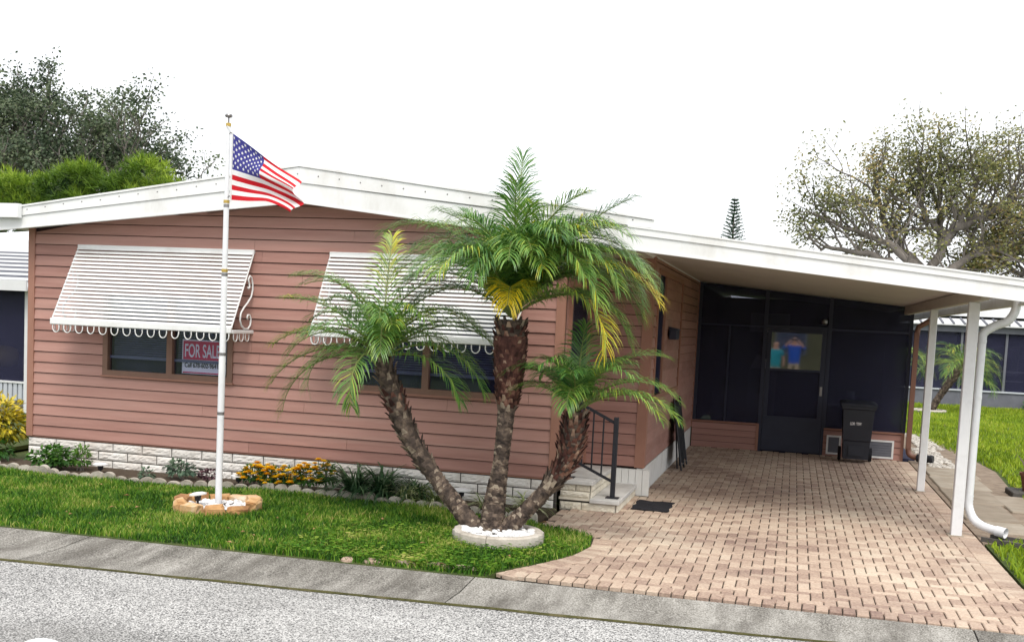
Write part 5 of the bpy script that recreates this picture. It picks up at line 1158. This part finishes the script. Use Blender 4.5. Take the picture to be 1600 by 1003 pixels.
# ================================================================== BACKGROUND TREES
def tree(name, label, base, fork, height, spread, lm, seed, nleaf, lsz, levels=4, group=None, kids=4, upb=.25, clump=.55, r0=.32, lean=(0, 0), limbs=None, sub=2.0):
    rs = random.Random(seed); t_ = thing(name, label, 'tree', base, group); bark = MB(); ends = []; B = Vector(base)
    def grow(p, d, L_, r_, lev):
        pts = [p.copy()]; dd = d.copy(); n = 4
        for i in range(n):
            dd = (dd + Vector((rs.gauss(0,.16), rs.gauss(0,.16), rs.gauss(0,.10) + upb * .12))).normalized(); p = p + dd * L_ / n; pts.append(p.copy())
        bark.tube(pts, [r_ * (1 - .45 * i / n) for i in range(n + 1)], max(3, 8 - lev), caps=False)
        if lev >= levels: ends.append(p); ends.append(pts[2]); return
        k_ = kids + (1 if lev == 0 else 0)
        for j in range(k_):
            f_ = 1.0 if j == 0 else rs.uniform(.45, 1.0); i = min(n - 1, int(f_ * n)); q0 = pts[i].lerp(pts[i+1], f_ * n - i) if f_ < 1 else pts[-1]
            a = 6.283 * (j / k_) + rs.random() * 1.2; tilt = R(rs.uniform(22, 58)) * (.5 if j == 0 else 1)
            U = dd.orthogonal().normalized(); V = dd.cross(U); nd = (dd * math.cos(tilt) + (U * math.cos(a) + V * math.sin(a)) * math.sin(tilt)); nd = Vector((nd.x * spread, nd.y * spread, nd.z + upb)).normalized()
            grow(q0, nd, L_ * rs.uniform(.60, .82), r_ * (.62 if j == 0 else rs.uniform(.42, .56)), lev + 1)
    top = B + Vector((lean[0], lean[1], fork)); mid = B + Vector((lean[0] * .4, lean[1] * .4, fork * .5))
    bark.tube([B, mid, top], [r0 * 1.25, r0, r0 * .9], 10, caps=False)
    for lb_ in limbs or ():
        P_ = smooth_path([Vector(p) + Vector((0, rs.gauss(0, .3), 0)) for p in lb_], 7); n_ = len(P_); P_ = [p + Vector((rs.gauss(0,.05), rs.gauss(0,.05), rs.gauss(0,.05))) for p in P_]
        bark.tube(P_, [r0 * (.62 - .48 * i / n_) for i in range(n_)], 8, caps=False)
        for i in range(n_ // 4, n_):
            T = (P_[i] - P_[i-1]).normalized(); U = T.orthogonal().normalized(); V = T.cross(U); a = i * 2.4 + rs.random()
            d = (T * rs.uniform(.3, .9) + U * math.cos(a) + V * math.sin(a) + Vector((0, 0, .35))).normalized(); grow(P_[i], d, sub * rs.uniform(.55, 1.0) * (1.1 - .4 * i / n_), r0 * .16, levels - 2)
        grow(P_[-1], (P_[-1] - P_[-2]).normalized(), sub * .8, r0 * .14, levels - 2)
    for j in range(0 if limbs else kids + 1):
        a = 6.283 * j / (kids + 1) + rs.random(); tl = R(rs.uniform(22, 55)); grow(top - Vector((0, 0, rs.random() * .3)), Vector((math.cos(a) * math.sin(tl) * spread, math.sin(a) * math.sin(tl) * spread, math.cos(tl))).normalized(), (height - fork) * .36, r0 * .62, 1)
    bark.build('trunk', M['oak_bark'], t_, smooth=True, normals=False)
    q = MB(); per = nleaf / max(1, len(ends))
    for e in ends:
        tone = rs.gauss(0, .16)
        for i in range(int(per * rs.choice((.15, .6, 1.0, 1.4, 1.9))) + 1):
            p = e + Vector((rs.gauss(0, clump), rs.gauss(0, clump), rs.gauss(0, clump * .7))); s_ = lsz * rs.uniform(.6, 1.3); d = Vector((rs.gauss(0,1), rs.gauss(0,1), rs.gauss(0,.6))).normalized(); w_ = d.orthogonal().normalized() * s_ * .33
            q.add([p, p + d * s_ * .5 + w_, p + d * s_, p + d * s_ * .5 - w_], [(0,1,2,3)], va=max(0, min(1, .5 + tone + rs.gauss(0, .22))))
    q.build('crown', M[lm], t_, normals=False); return t_
def V3(y, *pts): return [(x, y, z if z < 5 else 5 + (z - 5) * CROWN) for x, z in pts]
CROWN = .74
tree('oak_tree', 'large dark green oak behind the left end of the roof', (-21.0, 30, 0), 4.2, 12.4, 1.1, 'oak_leaf', 4, 26000, .15, 4, clump=.24, r0=.36, kids=3, sub=2.1,
     limbs=[V3(30,(-21,4),(-22.5,6.5),(-24.8,9.4)), V3(30.5,(-21,4),(-22,7.5),(-22.8,11.0)), V3(30,(-21,4.2),(-20.6,7.5),(-20.4,10.4)), V3(29.5,(-21,4),(-19.4,6.6),(-18.6,9.0)), V3(30,(-21,3.8),(-19,5.4),(-17.5,6.8)), V3(31,(-21,4),(-20,7.4),(-19.6,9.8)), V3(29,(-21,4),(-22.6,5.6),(-23.6,7.6)), V3(29,(-21,4),(-20.0,5.6),(-18.8,7.0))])
tree('oak_tree', 'dark oak cut off by the left edge of the photo', (-26.5, 31.5, 0), 4.0, 12.8, 1.1, 'oak_leaf', 9, 23000, .15, 4, clump=.24, r0=.36, kids=3, sub=2.1,
     limbs=[V3(31,(-26.5,4),(-26,7.4),(-25.2,11.2)), V3(32,(-26.5,4),(-27.2,7.6),(-27.8,11.6)), V3(31,(-26.5,4),(-25.2,6.4),(-24.0,8.8)), V3(31,(-26.5,4),(-28.2,6.4),(-30,9)), V3(30.5,(-26.5,4),(-25.6,8),(-24.2,10.6)), V3(31,(-26.5,4),(-26.6,6),(-26.9,8.4))])
CROWN = .70
tree('oak_tree', 'broad sparse-leaved oak above the carport roof on the right', (13.0, 31, 0), 4.4, 10.4, 1.2, 'oak_leaf_autumn', 12, 16000, .13, 4, clump=.21, r0=.30, kids=3, sub=1.75, upb=.2, lean=(.35, 0),
     limbs=[V3(31,(13.3,4.3),(13.7,5.9),(13.0,7.2),(12.7,8.6)), V3(31,(13.6,5.5),(14.2,6.8),(14.6,8.5)), V3(30.6,(13.2,4.2),(11.8,5.5),(10.2,6.3)), V3(31.2,(13.2,4.4),(11.9,6.4),(11.3,8.2)), V3(31,(13.3,4.0),(14.9,5.2),(16.2,5.9)), V3(30.5,(13.0,4.0),(11.4,4.9),(9.6,5.2)), V3(31.5,(13.7,5.9),(13.6,7.4),(13.6,9.2)), V3(31,(14.0,6.4),(15.2,7.2),(16.0,7.9))])
tree('oak_tree', 'olive oak crown at the right edge behind the sparse oak', (18.4, 33, 0), 3.6, 9.4, 1.3, 'oak_leaf_autumn', 15, 13000, .135, 4, clump=.22, r0=.28, kids=3, sub=1.8,
     limbs=[V3(33,(18.4,3.6),(17.6,5.6),(16.8,7.4)), V3(33,(18.4,3.6),(18.2,6),(18,8.2)), V3(33,(18.4,3.4),(19.5,5.4),(20.4,7.4)), V3(32.5,(18.4,3.4),(17,4.4),(15.6,5.0)), V3(33,(18.4,3.4),(17.2,5),(16.0,6.2))])
# bright pines
def bright_pine(label, x, y, z, blobs, seed, n=9000):
    rs = random.Random(seed); t_ = thing('pine_tree', label, 'tree', (x, y, 0), 'bright pines left of the roof')
    q = MB(); q.tube([(x, y, 0), (x + .1, y, z * .6), (x, y, z)], [.22, .16, .08], 8); q.build('trunk', M['oak_bark'], t_, smooth=True)
    q = MB(); tot = sum(b_[3] ** 2 for b_ in blobs)
    for (bx, by, bz, r_) in blobs:
        for i in range(int(n * r_ * r_ / tot / 9)):
            v = Vector((rs.gauss(0,1), rs.gauss(0,1), rs.gauss(.25,1))).normalized(); c0 = Vector((x + bx, y + by, z + bz)) + Vector((v.x * r_ * 1.25, v.y * r_, v.z * r_ * .75)) * rs.uniform(.5, 1.12); tone = rs.gauss(0, .12)
            for k_ in range(9):    # needle tuft
                d = (v * .9 + Vector((rs.gauss(0,.7), rs.gauss(0,.7), rs.gauss(.15,.7)))).normalized(); L_ = rs.uniform(.12, .42); w_ = d.orthogonal().normalized() * .016
                q.add([c0 - w_, c0 + w_, c0 + d * L_], [(0,1,2)], va=max(0, min(1, .30 + tone + .5 * v.z + rs.gauss(0, .14))))  # upper tufts lighter, lower ones darker: inner shade put into the colour
    q.build('crown', M['pine_leaf'], t_, normals=False)
bright_pine('bright green pine clump nearest the roof edge on the left', -11.8, 20.5, 5.75, [(-.7,0,-.05,.62),(.15,-.1,.45,.60),(.9,0,-.1,.58),(-.1,-.2,-.5,.7),(1.45,.2,-.6,.55),(-1.0,0,-.8,.6)], 1)
bright_pine('bright green pine clump in the middle behind the left roof', -14.4, 20.8, 5.65, [(-.8,0,.1,.62),(.1,-.1,.40,.64),(.95,0,.0,.56),(0,-.2,-.6,.75),(-1.2,0,-.7,.6)], 2)
bright_pine('bright green pine clump at the left edge of the photo', -16.9, 21, 5.45, [(-.6,0,.25,.7),(.35,-.1,.2,.6),(.9,0,-.3,.5),(0,-.2,-.6,.8),(-1.5,0,.1,.7)], 3)
# Norfolk pine: whorls of flat tiers
npn = thing('norfolk_pine', 'slim tiered pine tip poking above the carport roof', 'tree', (6.45, 30, 0))
q = MB(); q.tube([(6.45,30,0),(6.45,30,4),(6.43,30,6.9)], [.12,.07,.01], 6); q.build('trunk', M['oak_bark'], npn)
q = MB(); rs = random.Random(5)
for i in range(26):
    z = 3.6 + i * .125; L_ = .78 * (6.95 - z) / 3.3 + .05; off = rs.random()
    for k_ in range(7):
        a = 6.283 * k_ / 7 + off; d = Vector((math.cos(a), math.sin(a), .35)).normalized(); p = Vector((6.44, 30, z)); prev = p
        for s_ in range(6):
            c0 = p + d * L_ * (s_ + 1) / 6
            for m_ in range(5):
                e = (d + Vector((rs.gauss(0,.6), rs.gauss(0,.6), rs.gauss(.35,.4)))).normalized() * .085; w_ = e.orthogonal().normalized() * .016; q.add([c0 - w_, c0 + w_, c0 + e], [(0,1,2)], va=rs.random())
        q.tube([p, p + d * L_], [.012, .005], 3, caps=False, va=.3)
q.build('crown', M['norfolk'], npn, normals=False)

# ================================================================== NEAR THE VIEWER
mbx = thing('kerb_box', 'white rounded top of a box at the bottom left corner', 'box', (7.16, -9.22, -.05))
q = MB(); q.box(7.12, 7.20, -9.26, -9.18, -.06, .9); q.build('post', M['white_metal'], mbx)
q = MB(); poly = [(-.085,.9),(.085,.9),(.085,1.075)] + [(.085 * math.cos(math.pi * k_ / 10), 1.075 + .055 * math.sin(math.pi * k_ / 10)) for k_ in range(1, 10)] + [(-.085,1.075)]
q.prism([(7.16 + x, z) for x, z in poly], 'y', -9.42, -9.08); q.build('body', M['white_metal'], mbx, smooth='auto')
# the photographer and a companion, mirrored in the glass of the porch door
def figure(name, label, base, shirt, seed, phone):
    bx, by, bz = base; t_ = thing('person', label, 'person', base)
    def P(x, y, z): return (x, y, z)
    if phone: arms = [(.20,0,1.46),(.36,.10,1.36),(.10,.34,1.62)]
    else: arms = [(.20,0,1.40),(.27,0,1.14),(.25,.10,.90)]
    V = [(0,0,.95),(0,0,1.15),(0,0,1.38),(0,0,1.50),(0,.02,1.60),(0,.03,1.72)]; E_ = [(0,1),(1,2),(2,3),(3,4),(4,5)]; Rr = [.17,.165,.17,.075,.085,.10]
    for sx in (-1, 1):
        n0 = len(V); V += [(sx * a[0], a[1], a[2]) for a in arms]; E_ += [(2, n0), (n0, n0 + 1), (n0 + 1, n0 + 2)]; Rr += [.07, .05, .035]
        n0 = len(V); V += [(sx * .10,0,.86),(sx * .12,.02,.48),(sx * .13,0,.07),(sx * .13,.14,.04)]; E_ += [(0, n0), (n0, n0+1), (n0+1, n0+2), (n0+2, n0+3)]; Rr += [.10,.065,.05,.045]
    me = bpy.data.meshes.new('body'); me.from_pydata(V, E_, []); 
    for mm in ('skin', shirt, 'shorts_tan', 'hair'): me.materials.append(M[mm])
    o = put(me, t_, (0, 0, 0)); md = o.modifiers.new('skin', 'SKIN'); md.use_smooth_shade = True
    for i, r_ in enumerate(Rr): me.skin_vertices[0].data[i].radius = (r_, r_ * .8); me.skin_vertices[0].data[i].use_root = (i == 0)
    sb = o.modifiers.new('sub', 'SUBSURF'); sb.levels = 2; sb.render_levels = 2
    dg = bpy.context.evaluated_depsgraph_get(); m2 = bpy.data.meshes.new_from_object(o.evaluated_get(dg)); o.modifiers.clear(); o.data = m2
    for p in m2.polygons:
        c0 = p.center; mi = 0
        if .86 < c0.z < 1.47 and (abs(c0.x) < .19 or c0.z > 1.26) and abs(c0.y) < .2: mi = 1
        elif .50 < c0.z <= .86 and abs(c0.x) < .24: mi = 2
        elif c0.z > 1.70 or (c0.z > 1.58 and c0.y < -.01): mi = 3
        p.material_index = mi
    if phone:
        q = MB(); q.bbox(-.085, .085, .365, .375, 1.60, 1.685, .003); ph = put(q.mesh('phone', M['black_metal']), None, Vector(base)); tag(ph, 'dark phone held up by the person mirrored in the door', 'phone')
    return t_
figure('person', 'person in a blue shirt holding up a phone, mirrored in the porch door', (8.88, -11.95, .17), 'shirt_blue', 1, True)
figure('person', 'person in a teal shirt mirrored in the porch door', (8.28, -12.1, .0), 'shirt_teal', 2, False)
ho = thing('neighbour_house', 'olive house across the street, mirrored dimly in the porch door', 'house', (9, -26, 0))
pbox(-6, 22, -27, -26, -.1, 3.2, 'wall', 'olive_wall', ho); q = MB(); q.prism([(-27.5,3.2),(-25.5,3.2),(-26.5,3.9)], 'x', -6.4, 22.4); q.build('roof', M['cinder'], ho)
for x in (3, 8, 12): wd_ = pbox(x, x + 1.4, -25.99, -25.95, 1.1, 2.3, 'window', 'nb_grey', ho); pbox(x + .08, x + 1.32, -25.945, -25.93, 1.18, 2.22, 'pane', 'glass', wd_)
print('objects', len(bpy.data.objects), 'tris ~', sum(len(me.polygons) for me in bpy.data.meshes))
